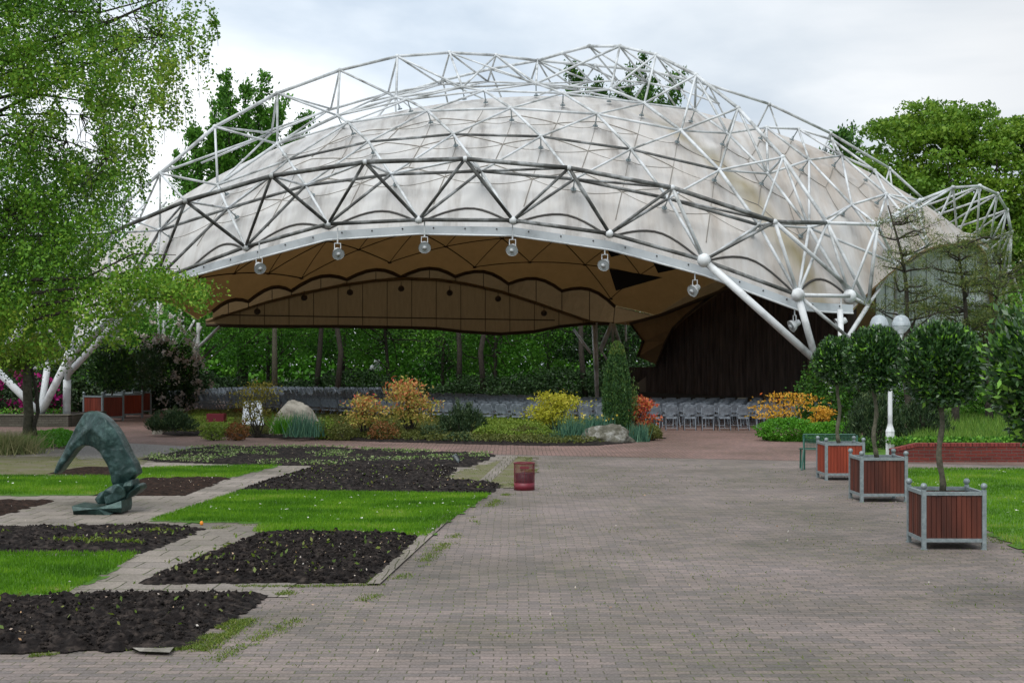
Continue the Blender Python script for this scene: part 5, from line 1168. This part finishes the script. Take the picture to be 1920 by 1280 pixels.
clump('iris_clump', 1196, 795, 828, 40, 42.0, 'bluegreen', 240, 'blue-green sword-leaved clump right of the dark boulder', group='sword-leaved clumps')
clump('fern_clump', 532, 780, 812, 46, 43.2, 'bright', 420, 'bright green ferny plant at the left foot of the pale boulder', lean=1.4)
bush('heath_bush', 610, 782, 822, 50, 43.0, 'heath_green', 900, .08, 'green bushy heath between the boulder and the red shrub')
bush('heath_bush', 1222, 798, 822, 40, 42.6, 'heath_olive', 700, .08, 'small olive bush at the right tip of the island bed')
q = rng.normal(0, 1, (60, 3))*np.array([.5, .3, .06])+np.array(P(1105, 783, 43)); tag(leaves('daffodils', q, .085, leafmat('daffodil', [(.7, .5, .03), (.8, .7, .2)], .5, .2), up=.2, asp=.9), 'pale yellow daffodil flowers just left of the yew', 'flowers', kind='stuff')

# ---------------------------------------------------------------- right side planting and wall
M['redbrick'] = brickmat('red_brick_wall', (.22, .045, .035), (.15, .032, .028), (.13, .09, .08), .24, .078, .010, rough=.85)
for nd in M['redbrick'].node_tree.nodes:
    if nd.type == 'MAPPING': nd.inputs['Rotation'].default_value = (R(90), 0, 0)
bw = empty('brick_wall', (9.25, 33.4, 0), label='low red brick retaining wall behind the right lawn', cat='wall')
x0 = (1700-960)*33.4/F; mb = MB()
wz = .36; prof = [(x0-.35, .0), (18, .0), (18, wz), (x0+.25, wz), (x0-.35, .22)]
mb.add([(x-9.25, 0, z) for x, z in prof]+[(x-9.25, .24, z) for x, z in prof], [(0, 1, 2, 3, 4), (9, 8, 7, 6, 5), (0, 5, 6, 1), (1, 6, 7, 2), (2, 7, 8, 3), (3, 8, 9, 4), (4, 9, 5, 0)]); mb.build('wall_body', M['redbrick'], bw)
mb = MB(); 
for i in range(int((18-x0-.25)/.085)): mb.box((x0+.25+.0425+i*.085-9.25, .12, wz+.04), (.074, .27, .075))
for i in range(7): 
    t = (i+.5)/7; mb.box((x0-.35+.6*t-9.25, .12, .22+(wz-.22)*t+.04), (.078, .27, .075), M=Matrix.Rotation(-math.atan2(wz-.22, .6), 3, 'Y'))
mb.build('coping', nmat('coping_brick', [(.10, .02, .018), (.26, .05, .04)], 9, .8, stretch=(1.5, .3, .3), pos=[.35, .62]), bw)
mb = MB(); mb.add([(x0-.6, 33.66, -.02), (40, 33.66, -.02), (60, 90, 1.0), (22, 90, 1.0), (14, 46, .45), (x0-.6, 40, .1), (x0+.3, 33.66, .30), (40, 33.66, .33)], [(6, 7, 2, 3, 4), (0, 6, 4, 5), (0, 1, 7, 6)])
tag(mb.build('meadow', M['lawn']), kind='structure')
q = scatter([(x0, 33.9), (22, 33.9), (30, 58), (15, 50), (11.5, 40)], 42000); zz = .33+(q[:, 1]-33.7)*.011
tag(blades('long_grass', q, zz, .24, .03, M['L_tallgrass'], lean=.7), 'long fresh green meadow grass behind the red brick wall', 'grass', kind='stuff')
q = scatter([(8.9, 33.75), (14, 33.75), (14, 34.6), (8.9, 34.6)], 2600); tag(leaves('ground_cover', np.column_stack([q, .38+.16*rng.random(len(q))]), .09, M['L_fresh'], up=.8), 'leafy ground cover spilling over the top of the red brick wall', 'ground cover', kind='stuff')
bush('low_shrub', 1478, 783, 830, 118, 42.5, 'bright', 6000, .075, 'fresh bright green low mound shrub at the corner of the path', lump=.15, lo=.7)
bush('low_shrub', 1560, 790, 838, 100, 41.5, 'bright', 4200, .075, 'fresh green low shrub continuing behind the orange-red planter', lump=.15, lo=.7)
tiers('orange_shrub', 1474, 735, 800, 112, 44.5, 'orange', 1000, .10, 'orange and yellow leaved open shrub before the dark curtain', nt=12, seed=11, lay=.10)
tiers('orange_shrub', 1530, 762, 805, 60, 43.6, 'orange', 650, .10, 'lower orange-yellow shrub beside the dark green bush', nt=7, seed=12, lay=.2)
bush('dark_shrub', 1545, 690, 815, 105, 46, 'mid', 4200, .12, 'dark green leafy shrub behind the orange-leaved shrubs', lump=.35)
bush('dark_shrub', 1600, 715, 820, 90, 47.5, 'dark', 3000, .12, 'very dark shrub at the foot of the right pavilion leg', lump=.3)
bush('dark_shrub', 1700, 640, 790, 130, 50, 'mid', 5000, .12, 'dark leafy shrub before the foot of the pale end wall, right of the lamp post', lump=.35)
bush('ground_bush', 1615, 820, 850, 60, 36.5, 'mid', 900, .08, 'low leafy plants between the planter and the lamp post')
# sparse pine in front of the pale wall
def pine(u, Y, vt, lab, seed, lean=0.0, side=1, levels=9, wd=3.0, zlow=2.6, needle=5200):
    x = (u-960)*Y/F; zt = CZ-(vt-HY)*Y/F; g = np.random.default_rng(seed); r = empty('pine_tree', (x, Y, .3), label=lab, cat='tree', group='thin crooked pines in front of the pale wall')
    tr = [Vector((lean*(t**1.5)*3+.12*math.sin(t*7+seed), .1*math.cos(t*5), t*(zt-.3))) for t in np.linspace(0, 1, 12)]
    MB().tube(tr, [.11*(1-t)+.02 for t in np.linspace(0, 1, 12)], 7).build('trunk', M['bark'], r, True)
    mb = MB(); P_ = []
    for k in range(levels):
        t = .42+.57*k/levels; b = tr[0].lerp(tr[-1], t); i = min(int(t*11), 10); b = tr[i].lerp(tr[i+1], t*11-i)
        for j in range(3):
            an = g.random()*6.28; L_ = wd*(1-.55*t)*(.5+.7*g.random()); e_ = b+Vector((math.cos(an)*L_, math.sin(an)*L_*.6, L_*(.05+.25*g.random())))
            if e_.z < zlow: e_.z = zlow
            aa, bb_ = limb(b, e_, .035, .010, 6, .09); mb.tube(aa, bb_, 5)
            for s in range(6):
                i0 = 2+int(g.random()*4); st_ = aa[i0]; tw = st_+Vector((g.normal(0, .32), g.normal(0, .3), abs(g.normal(0, .2)))); mb.tube([st_, tw], .007, 4)
                P_.append(np.array(tw)+g.normal(0, 1, (needle//(levels*18), 3))*np.array([.17, .17, .07]))
    mb.build('branches', M['bark'], r); P_ = np.concatenate(P_); leaves('needles', P_, .12, M['L_pine'], r, asp=.14, up=.6)
pine(1712, 42, 385, 'thin leaning pine whose bare twigs cross the right corner of the roof', 3, -.22, levels=8, wd=2.0, zlow=3.6, needle=5200)
pine(1800, 43, 440, 'crooked pine with flat sparse branches right of the twin globes', 4, .02, levels=9, wd=2.9, zlow=3.4, needle=11000)
pine(1850, 45, 470, 'rightmost crooked pine beside the small end arch of the roof', 8, .12, levels=9, wd=2.6, zlow=3.4, needle=9000)
bush('loose_shrub', 1850, 600, 780, 170, 47, 'fresh', 6500, .12, 'loose fresh green shrub behind the nearest laurel crown', lump=.4, lo=.35)
bush('loose_shrub', 1920, 540, 760, 150, 49, 'fresh', 6500, .13, 'tall fresh green shrub at the right edge behind the laurels', lump=.4, lo=.4)

# ---------------------------------------------------------------- left side
M['greybrick'] = brickmat('grey_brick_wall', (.15, .14, .12), (.11, .10, .085), (.07, .07, .05), .24, .08, .008, rough=.9)
for nd in M['greybrick'].node_tree.nodes:
    if nd.type == 'MAPPING': nd.inputs['Rotation'].default_value = (R(90), 0, 0)
rw = empty('raised_bed_wall', (-18, 51.6, 0), label='low weathered grey brick wall of the raised bed under the left pavilion leg', cat='wall')
MB().box((-4, .15, .21), (12.2, .3, .42)).build('wall_body', M['greybrick'], rw); MB().box((2.0, 2.5, .21), (.3, 4.4, .42)).build('wall_end', M['greybrick'], rw); MB().box((-4, .15, .435), (12.3, .36, .03)).build('coping', nmat('mossy_coping', [(.12, .12, .08), (.24, .22, .18)], 5, .9), rw)
MB().box((-4, 2.6, .36), (11.9, 4.5, .04)).build('soil', M['soil'], rw)
q = scatter([(-26, 51.9), (-16.5, 51.9), (-16.5, 54), (-26, 54)], 1800); tag(leaves('ground_cover', np.column_stack([q, .42+.22*rng.random(len(q))]), .10, M['L_fresh'], up=.5), 'green leafy plants on the raised bed behind the grey brick wall', 'ground cover', kind='stuff')
def flowering(name, u, v0, v1, wpx, Y, mk, fk, n, nf, ls, fs, lab, seed):
    r = bush(name, u, v0, v1, wpx, Y, mk, n, ls, lab, lump=.2, lo=.6, seed=seed)
    x, Y_, zb_ = r.location; rx = wpx*Y/F/2; h = CZ-(v0-HY)*Y/F-zb_
    cs, d = shell_pts(nf, (0, 0, h*.42), (rx*1.02, rx*.84, h*.62), .2, 3, .95, seed); cs[:, 2] = np.abs(cs[:, 2]); P_ = np.repeat(cs, 9, 0)+rng.normal(0, fs*.5, (nf*9, 3))
    leaves('blossom', P_, fs, M['L_'+fk], r, asp=.85); return r
flowering('rhododendron', 40, 700, 778, 120, 56, 'dark', 'magenta', 2600, 110, .14, .14, 'magenta flowering rhododendron low at the left edge behind the grey wall', 1)
flowering('rhododendron', 100, 740, 776, 50, 57, 'dark', 'magenta', 900, 22, .14, .13, 'smaller magenta rhododendron between the pavilion legs at the left', 2)
flowering('rhododendron', 300, 640, 765, 150, 68, 'dark', 'whitefl', 6500, 130, .16, .17, 'large dark rhododendron covered with white blossom heads left of the chairs', 3)
flowering('hawthorn_shrub', 285, 575, 720, 170, 76, 'fresh', 'whitefl', 6000, 230, .17, .14, 'light green shrub dotted with white blossom behind the rhododendron', 4)
bush('dark_hedge', 160, 640, 780, 260, 66, 'dark', 6500, .2, 'dark hedge mass behind the clipped ball trees', lump=.3, lo=.5)
bush('dark_hedge', 20, 650, 780, 240, 63, 'dark', 5000, .2, 'dark hedge mass behind the magenta rhododendron', lump=.3, lo=.5)
bush('dark_hedge', 350, 680, 760, 90, 80, 'dark', 2500, .2, 'dark low hedge at the left rear pavilion support', lump=.3, lo=.5)
# ornamental grass and ground cover near the left edge
r = clump('ornamental_grass', 8, 812, 862, 130, 36.5, 'straw', 2200, 'mound of pale arching ornamental grass at the left edge', cat='grass', w=.02, lean=1.6)
groundcover('ground_cover', gp([(40, 840), (135, 842), (150, 822), (120, 815), (60, 820), (30, 830)]), 520, .10, M['L_bright'], .22, 'bright green leafy ground cover around the foot of the pergola tree', 'ground cover', base=lambda x, y: 0*x)
# flat-topped tree at the left edge
def flattree():
    Y = 41.5; x = (52-960)*Y/F; r = empty('trained_tree', (x, Y, 0), label='flat-topped trained tree with yellow-green leaves at the left edge', cat='tree')
    zc = CZ-(662-HY)*Y/F; n = 5200
    mb = MB(); mb.tube([(0, 0, 0), (.03, 0, .8), (-.02, 0, 1.6), (0, 0, zc)], [.17, .14, .13, .09], 10); mb.build('trunk', M['bark2'], r, True)
    mb = MB(); mb.tube([(.28, -.1, 0), (.22, -.1, .5), (.33, -.1, .9), (.25, 0, 1.5), (.1, 0, 2.2)], [.07, .06, .06, .05, .04], 7)
    for k in range(10): aa, bb_ = limb((0, 0, zc-.2), (rng.uniform(-1.3, .9), rng.uniform(-.7, .7), zc+rng.uniform(-.1, .3)), .05, .015); mb.tube(aa, bb_, 5)
    mb.build('branch', M['bark'], r, True)
    p = rng.normal(0, 1, (n, 3))*np.array([.62, .45, .19])+np.array([-.25, 0, zc+.02]); p[:, 2] += .12*np.sin(p[:, 0]*4); k = np.abs(p[:, 0]+.25) < 1.5
    dr = rng.random(n) < .25; p[dr, 2] -= rng.random(dr.sum())*.45
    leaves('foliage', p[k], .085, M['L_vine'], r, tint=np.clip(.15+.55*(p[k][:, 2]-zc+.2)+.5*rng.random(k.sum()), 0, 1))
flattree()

# ---------------------------------------------------------------- birch
def birch():
    r = empty('birch_tree', (-16.5, 36.5, 0), label='large weeping birch whose drooping branches fill the upper left', cat='tree')
    poly = [(-520, -320), (300, -320), (372, -80), (385, 0), (398, 35), (345, 70), (330, 150), (290, 185), (262, 300), (215, 372), (185, 430), (175, 520), (110, 600), (-520, 600)]
    wood = MB(); tr = [(0, 0, 0), (.2, 0, 3), (.1, .1, 6), (.5, 0, 9), (1.0, 0, 12.5)]
    MB().tube(tr, [.30, .26, .22, .15, .06], 10).build('trunk', nmat('birch_bark', [(.03, .03, .03), (.35, .34, .32)], 4, .8, stretch=(1, 1, 5)), r, True)
    g = np.random.default_rng(21); base = Vector((-16.5, 36.5, 0)); limbs = []; P_ = []; D_ = []; Tn_ = []
    # main limbs reach toward points in the crown
    targets = [(60, 60), (160, 20), (250, 60), (330, 10), (380, 30), (300, 110), (220, 170), (120, 130), (40, 200), (150, 250), (250, 240), (90, 330), (200, 330), (40, 420), (150, 430), (80, 520), (0, 560), (-100, 100), (-100, 300), (-120, 480), (-250, 200), (-260, 400), (180, -120), (320, -100), (20, -120), (-150, -150), (230, 470), (300, 555)]
    for (u, v) in targets:
        Y = 33+7*g.random(); e_ = P(u, v, Y)+Vector((0, 0, .5)); h0 = min(max(e_.z-1.2-2.0*g.random(), 2.2), 12); b = base+Vector((.3, 0, h0))
        aa, bb_ = limb(b, e_, .075, .010, 9, .085, .7); wood.tube([q-base for q in aa], bb_, 6); limbs.append(aa)
    allp = [q for a in limbs for q in a[2:]]; arr = np.array(allp)
    def strand(s, L_, m_, jit):
        t = g.random(m_); q = np.array(s)+np.column_stack([g.normal(0, jit, m_)+.25*t*L_*.3, g.normal(0, jit, m_), -t*L_+g.normal(0, jit*.5, m_)]); P_.append(q)
        Tn_.append(np.clip(g.random()*.45+.45*g.random(m_), 0, 1))
    uv = scatter(poly, 9000)
    dens = fbm(uv[:, 0]/70, uv[:, 1]/60, 3, 5)
    # lower parts and the left are denser
    thr = .285+.14*np.clip((330-uv[:, 1])/350, 0, 1)*np.clip(uv[:, 0]/150+.4, 0, 1)
    uv = uv[dens > thr]
    for u, v in uv:
        Y = 32.5+8*g.random(); s = P(u, v, Y); L_ = .25+.5*g.random()
        m_ = int(24+26*g.random())
        if u > 230: m_ = int(m_*.75)
        strand(s, L_, m_, .10+.1*g.random())
        k = np.argmin(((arr-np.array(s))**2).sum(1))
        if g.random() < .16: aa, bb_ = limb(Vector(arr[k]), s, .014, .004, 4, .08, .1); wood.tube([q-base for q in aa], bb_, 4)
    # hanging strings at the right outline
    for u, v, L_ in [(395, 20, .9), (405, 40, .7), (388, 60, 1.1), (370, 90, 1.3), (352, 60, 1.0), (340, 110, 1.2), (330, 150, 1.5), (312, 150, 1.3), (305, 190, 1.1), (300, 120, 1.7), (322, 195, .8), (345, 175, .9), (283, 240, .9), (275, 290, 1.0), (262, 330, .8), (240, 360, 1), (358, 30, 1.5)]:
        for r_ in range(3): strand(P(u+g.normal(0, 6), v-8, 34.5), L_*(.6+.5*g.random()), 34, .045)
        s = P(u, v-8, 34.5); wood.tube([s-base, s-base+Vector((.05, 0, -L_))], .005, 4)
    for i in range(300):
        u = -40+g.random()*300; v = 560+g.random()*110
        if v > 690-u*.25: continue
        strand(P(u, v, 33+4*g.random()), .3, 18, .15)
    # low branch reaching over the left end of the roof
    for i in range(330):
        t = g.random(); u = 150+235*t+g.normal(0, 10); v = 600-60*math.sin(t*2.2)-70*g.random()*(1-t)+g.normal(0, 12)-10
        strand(P(u, v, 33.5+g.normal(0, .7)), .35, int(16), .12)
    for i in range(150):
        u = 190+g.random()*150; v = 400+g.random()*150; 
        if u > 250+ (v-400)*.7: continue
        strand(P(u, v, 34+g.normal(0, .7)), .35, 14, .13)
    for k in range(4):
        wood.tube([P(60, 600-k*25, 34)-base, P(160, 575-k*18, 34)-base, P(250, 560-k*28, 33.7)-base, P(330, 556-k*26, 33.6)-base], [.05, .035, .02, .008], 5)
    wood.build('branches', M['bark'], r, True)
    Q = np.concatenate(P_)-np.array(base); T = np.concatenate(Tn_)
    T = np.clip(T+.35*(fbm(Q[:, 0]*.35+4, Q[:, 2]*.35, 3)-.45)*2, 0, 1)
    leaves('foliage', Q, .085, M['L_birch'], r, tint=np.clip(T+.08, 0, 1), asp=.62, jit=.5)
    print('birch leaves', len(Q))
birch()

# ---------------------------------------------------------------- background trees
def tree(name, x, Y, h, rx, z0, mk, n, ls, lab, seed, group=None, trunk_r=.22, nclump=26, ry=None, shape='round', cl=.34, flat=.75):
    g = np.random.default_rng(seed); r = empty(name, (x, Y, 0), label=lab, cat='tree', group=group); ry = ry or rx
    mb = MB(); zc = (z0+h)/2; hz = (h-z0)/2
    tp = [Vector((0, 0, -.1)), Vector((g.normal(0, .2), 0, z0*.6+.3)), Vector((g.normal(0, .4), 0, zc)), Vector((g.normal(0, .4), 0, h*.88))]
    mb.tube(tp, [trunk_r, trunk_r*.85, trunk_r*.6, trunk_r*.15], 8); P_ = []; T_ = []
    for k in range(nclump):
        while True:
            q = g.uniform(-1, 1, 3)
            if q@q < 1 and q@q > .18: break
        if shape == 'spire': w = max(.12, 1-(q[2]+1)/2*.9); c = np.array([q[0]*rx*w, q[1]*ry*w, zc+q[2]*hz])
        else: c = np.array([q[0]*rx, q[1]*ry, zc+q[2]*hz])
        s = cl*min(rx, hz)*(.6+.7*g.random()); m_ = n//nclump
        d = g.normal(size=(m_, 3)); d /= np.linalg.norm(d, axis=1)[:, None]; rr = (.35+.65*g.random(m_)**.5)*(1+.25*np.sin(d[:, 0]*7+k)*np.cos(d[:, 2]*6))
        p = c+d*rr[:, None]*s*np.array([1.25, 1.25, flat]); P_.append(p); T_.append(np.clip(g.random()*.45+.5*g.random(m_), 0, 1))
        b = tp[1].lerp(tp[2], g.random()) if c[2] < zc else tp[2].lerp(tp[3], g.random()*.7); aa, bb_ = limb(b, Vector(c), trunk_r*.3, .03, 5); mb.tube(aa, bb_, 5)
    mb.build('trunk', M['bark'], r, True); leaves('crown', np.concatenate(P_), ls, M['L_'+mk], r, tint=np.concatenate(T_), asp=.6, up=.2)
    return r
def shoots(name, x, Y, tips, z0, mk, n, ls, lab, seed):
    """tree whose crown breaks into upright leafy shoots; tips = (dx, z)"""
    g = np.random.default_rng(seed); r = empty(name, (x, Y, 0), label=lab, cat='tree'); mb = MB(); mb.tube([(0, 0, 0), (0, 0, z0*.8), (0, 0, z0*1.1)], [.4, .3, .12], 8); P_ = []; D_ = []
    for dx, z in tips:
        b = Vector((dx*.35, g.normal(0, 1), z0*.55)); e_ = Vector((dx, g.normal(0, 1.2), z)); aa, bb_ = limb(b, e_, .14, .02, 7, .03); mb.tube(aa, bb_, 5); m_ = n//len(tips)
        for q in range(26):
            i = int(2+g.random()*5); t = g.random(); c = aa[i].lerp(aa[min(i+1, 7)], t); f = (i+t)/7; L_ = 3.3*(1.15-f)*(.5+g.random()*.8)
            an = g.random()*6.28; dv = np.array([math.cos(an)*.8, math.sin(an)*.8, .75]); k = m_//26; tt_ = g.random(k)**.8
            P_.append(np.array(c)+dv*L_*tt_[:, None]+g.normal(0, .30, (k, 3))*(1.25-tt_[:, None])); D_.append(np.tile(dv, (k, 1)))
        k = m_//8; tt_ = g.random(k); P_.append(np.array(aa[5])+(np.array(e_+Vector((0, 0, .5)))-np.array(aa[5]))*tt_[:, None]+g.normal(0, .15, (k, 3))); D_.append(np.tile([0, 0, 1.], (k, 1)))
    mb.build('trunk', M['bark'], r, True); P_ = np.concatenate(P_); leaves('crown', P_, ls, M['L_'+mk], r, asp=.5, dirs=np.concatenate(D_))
def zat(v, Y): return CZ-(v-HY)*Y/F
Y = 100; tp_ = [(350, 340), (372, 250), (392, 190), (418, 175), (437, 155), (468, 165), (490, 145), (512, 180), (540, 190), (568, 215), (400, 270), (450, 240), (500, 250), (330, 300), (550, 270), (425, 300), (360, 300)]
shoots('beech_tree', (455-960)*Y/F, Y, [((u-455)*Y/F, zat(v, Y)) for u, v in tp_], 14, 'mid2', 42000, .26, 'tall tree with upright leafy shoots behind the left side of the roof', 1)
Y = 112; tp_ = [(1066, 130), (1080, 150), (1120, 150), (1180, 130), (1200, 120), (1225, 150), (1262, 145), (1285, 140), (1160, 165), (1240, 165), (1100, 170), (1215, 180)]
shoots('beech_tree', (1170-960)*Y/F, Y, [((u-1170)*Y/F, zat(v, Y)) for u, v in tp_], 16, 'mid', 24000, .26, 'tree tips rising behind the middle of the lattice near the highest arch', 2)
shoots('beech_tree', (1590-960)*Y/F, Y, [((u-1590)*Y/F, zat(v, Y)) for u, v in [(1560, 262), (1582, 255), (1604, 240), (1625, 265), (1640, 290), (1540, 290), (1570, 300)]], 12, 'mid', 7000, .34, 'dark tree tips just left of the big round tree at the right', 3)
def bigoak():
    Y = 92; g = np.random.default_rng(5); cu = 1795; r = empty('oak_tree', ((cu-960)*Y/F, Y, 0), label='huge round-headed green tree behind the right end of the pavilion', cat='tree')
    poly = [(1618, 330), (1640, 268), (1660, 222), (1700, 205), (1740, 200), (1790, 186), (1830, 190), (1860, 215), (1900, 212), (1960, 235), (2060, 300), (2080, 480), (1960, 640), (1700, 520), (1640, 420)]
    c2 = scatter(poly, 330); P_ = []; T_ = []; mb = MB(); mb.tube([(0, 0, 0), (.3, 0, 6), (0, 0, 11)], [.6, .5, .25], 10)
    b0 = np.array([(cu-960)*Y/F, Y, 0])
    for k, (u, v) in enumerate(c2):
        du = (u-1840)/230; dv = (v-400)/220; dep = math.sqrt(max(1-du*du*.8-dv*dv*.8, .05)); y = Y-dep*7.0+g.random()*5; c = np.array(P(u, v, y))-b0; m_ = 230; s = .8+.5*g.random()
        d = g.normal(size=(m_, 3)); d /= np.linalg.norm(d, axis=1)[:, None]; rr = .4+.6*g.random(m_)**.5
        P_.append(c+d*rr[:, None]*s*np.array([1.35, 1.2, .55])+np.array([0, 0, .1])*np.sin(d[:, 0]*5)[:, None]); T_.append(np.clip(.1+g.random()*.45+.45*g.random(m_), 0, 1))
        if k % 5 == 0: aa, bb_ = limb((0, 0, 7), Vector(c), .16, .03); mb.tube(aa, bb_, 5)
    mb.build('trunk', M['bark'], r, True); leaves('crown', np.concatenate(P_), .26, M['L_oak'], r, tint=np.concatenate(T_), asp=.6, up=.3)
bigoak()
tree('oak_tree', 33, 100, 14, 7, 1, 'mid', 9000, .3, 'darker tree low behind the right end arch', 31, nclump=40)
tree('dense_tree', 36, 72, 10, 3.8, 1.5, 'mid', 7000, .22, 'bushy tree at the far right edge beyond the small end arch', 32, nclump=30)
# woodland behind, seen under the rear valance and left of the roof
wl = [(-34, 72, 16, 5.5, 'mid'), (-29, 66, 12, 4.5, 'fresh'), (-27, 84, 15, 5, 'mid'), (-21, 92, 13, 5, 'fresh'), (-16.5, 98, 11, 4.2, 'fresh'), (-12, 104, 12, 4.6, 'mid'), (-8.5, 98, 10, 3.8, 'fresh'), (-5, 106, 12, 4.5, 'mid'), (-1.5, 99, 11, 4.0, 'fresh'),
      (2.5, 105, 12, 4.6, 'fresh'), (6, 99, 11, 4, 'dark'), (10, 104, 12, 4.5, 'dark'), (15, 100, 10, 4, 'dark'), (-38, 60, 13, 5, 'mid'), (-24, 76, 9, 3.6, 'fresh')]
des = ['leftmost tall broad tree behind the birch', 'fresh green tree behind the birch and left pavilion leg', 'tall tree behind the left end of the lattice', 'fresh green tree left of the rear support', 'first tree under the left part of the brown valance', 'second tree under the valance, set farther back',
       'light green tree under the valance left of the distant lamp', 'tree right behind the distant white lamp post', 'tree behind the red and yellow shrub under the valance', 'light tree with sun gaps behind the dwarf pine', 'tree left of the columnar yew under the valance', 'very dark tree behind the columnar yew', 'very dark tree beside the stage curtain', 'broad tree at the far left edge beyond the leg', 'small fresh tree behind the white-flowering shrub']
for i, ((x, Y, h, rx, mk), d_) in enumerate(zip(wl, des)):
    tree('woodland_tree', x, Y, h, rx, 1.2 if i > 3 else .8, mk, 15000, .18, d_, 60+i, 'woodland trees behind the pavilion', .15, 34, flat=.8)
for i, x in enumerate([-20, -15, -10.3, -5.8, -1.2, 3.4, 8, 13]):
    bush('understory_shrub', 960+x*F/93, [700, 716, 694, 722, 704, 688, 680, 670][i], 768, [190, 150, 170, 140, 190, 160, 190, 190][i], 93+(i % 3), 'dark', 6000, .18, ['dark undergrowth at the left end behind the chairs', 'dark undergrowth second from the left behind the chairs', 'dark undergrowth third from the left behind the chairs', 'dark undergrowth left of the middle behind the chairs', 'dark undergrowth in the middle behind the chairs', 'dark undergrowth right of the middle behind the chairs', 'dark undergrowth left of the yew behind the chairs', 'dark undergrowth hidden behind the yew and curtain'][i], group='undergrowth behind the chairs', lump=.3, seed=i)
for i, (x, Y) in enumerate([(-15, 91), (-12.8, 94), (-11.2, 92), (-3.5, 95), (-1.8, 93), (4.8, 94)]):
    r = empty('tall_trunk_tree', (x, Y, 0), label=['pale bare trunk left of the pair under the valance', 'slanting dark trunk, left one of the pair under the valance', 'dark trunk, right one of the pair under the valance', 'dark trunk near the distant lamp', 'dark trunk behind the red and yellow shrub', 'dark trunk in the right part under the valance', 'dark trunk just left of the yew', 'dark trunk left of the distant lamp'][i], cat='tree', group='bare trunks under the valance')
    MB().tube([(0, 0, 0), (.3*math.sin(i), 0, 3), (.6*math.sin(i*2), 0, 7.5)], [.20, .17, .12], 8).build('trunk', M['bark2'] if i == 0 else M['bark'], r, True)
    leaves('crown', rng.normal(0, 1, (900, 3))*np.array([1.6, 1.4, .9])+np.array([0, 0, 7.6]), .26, M['L_mid'], r)
# broad belt of far wood closing the horizon
mbx = []; n = 200000
xx = rng.uniform(-75, 75, n); yy = 128+8*rng.random(n)+.002*xx**2; hh = 7+4.5*fbm(xx*.12, yy*.12, 3, 3); zz = hh*rng.random(n)**.8
tag(leaves('far_wood', np.column_stack([xx, yy, zz]), .42, M['L_fresh'], asp=.65, tint=np.clip(fbm(xx*.5, zz*.7, 3, 2)*.9+.3*rng.random(n)-.1, 0, 1)), 'far dark green wood closing the park behind the pavilion', 'wood', kind='stuff')
print('objects', len(bpy.data.objects))
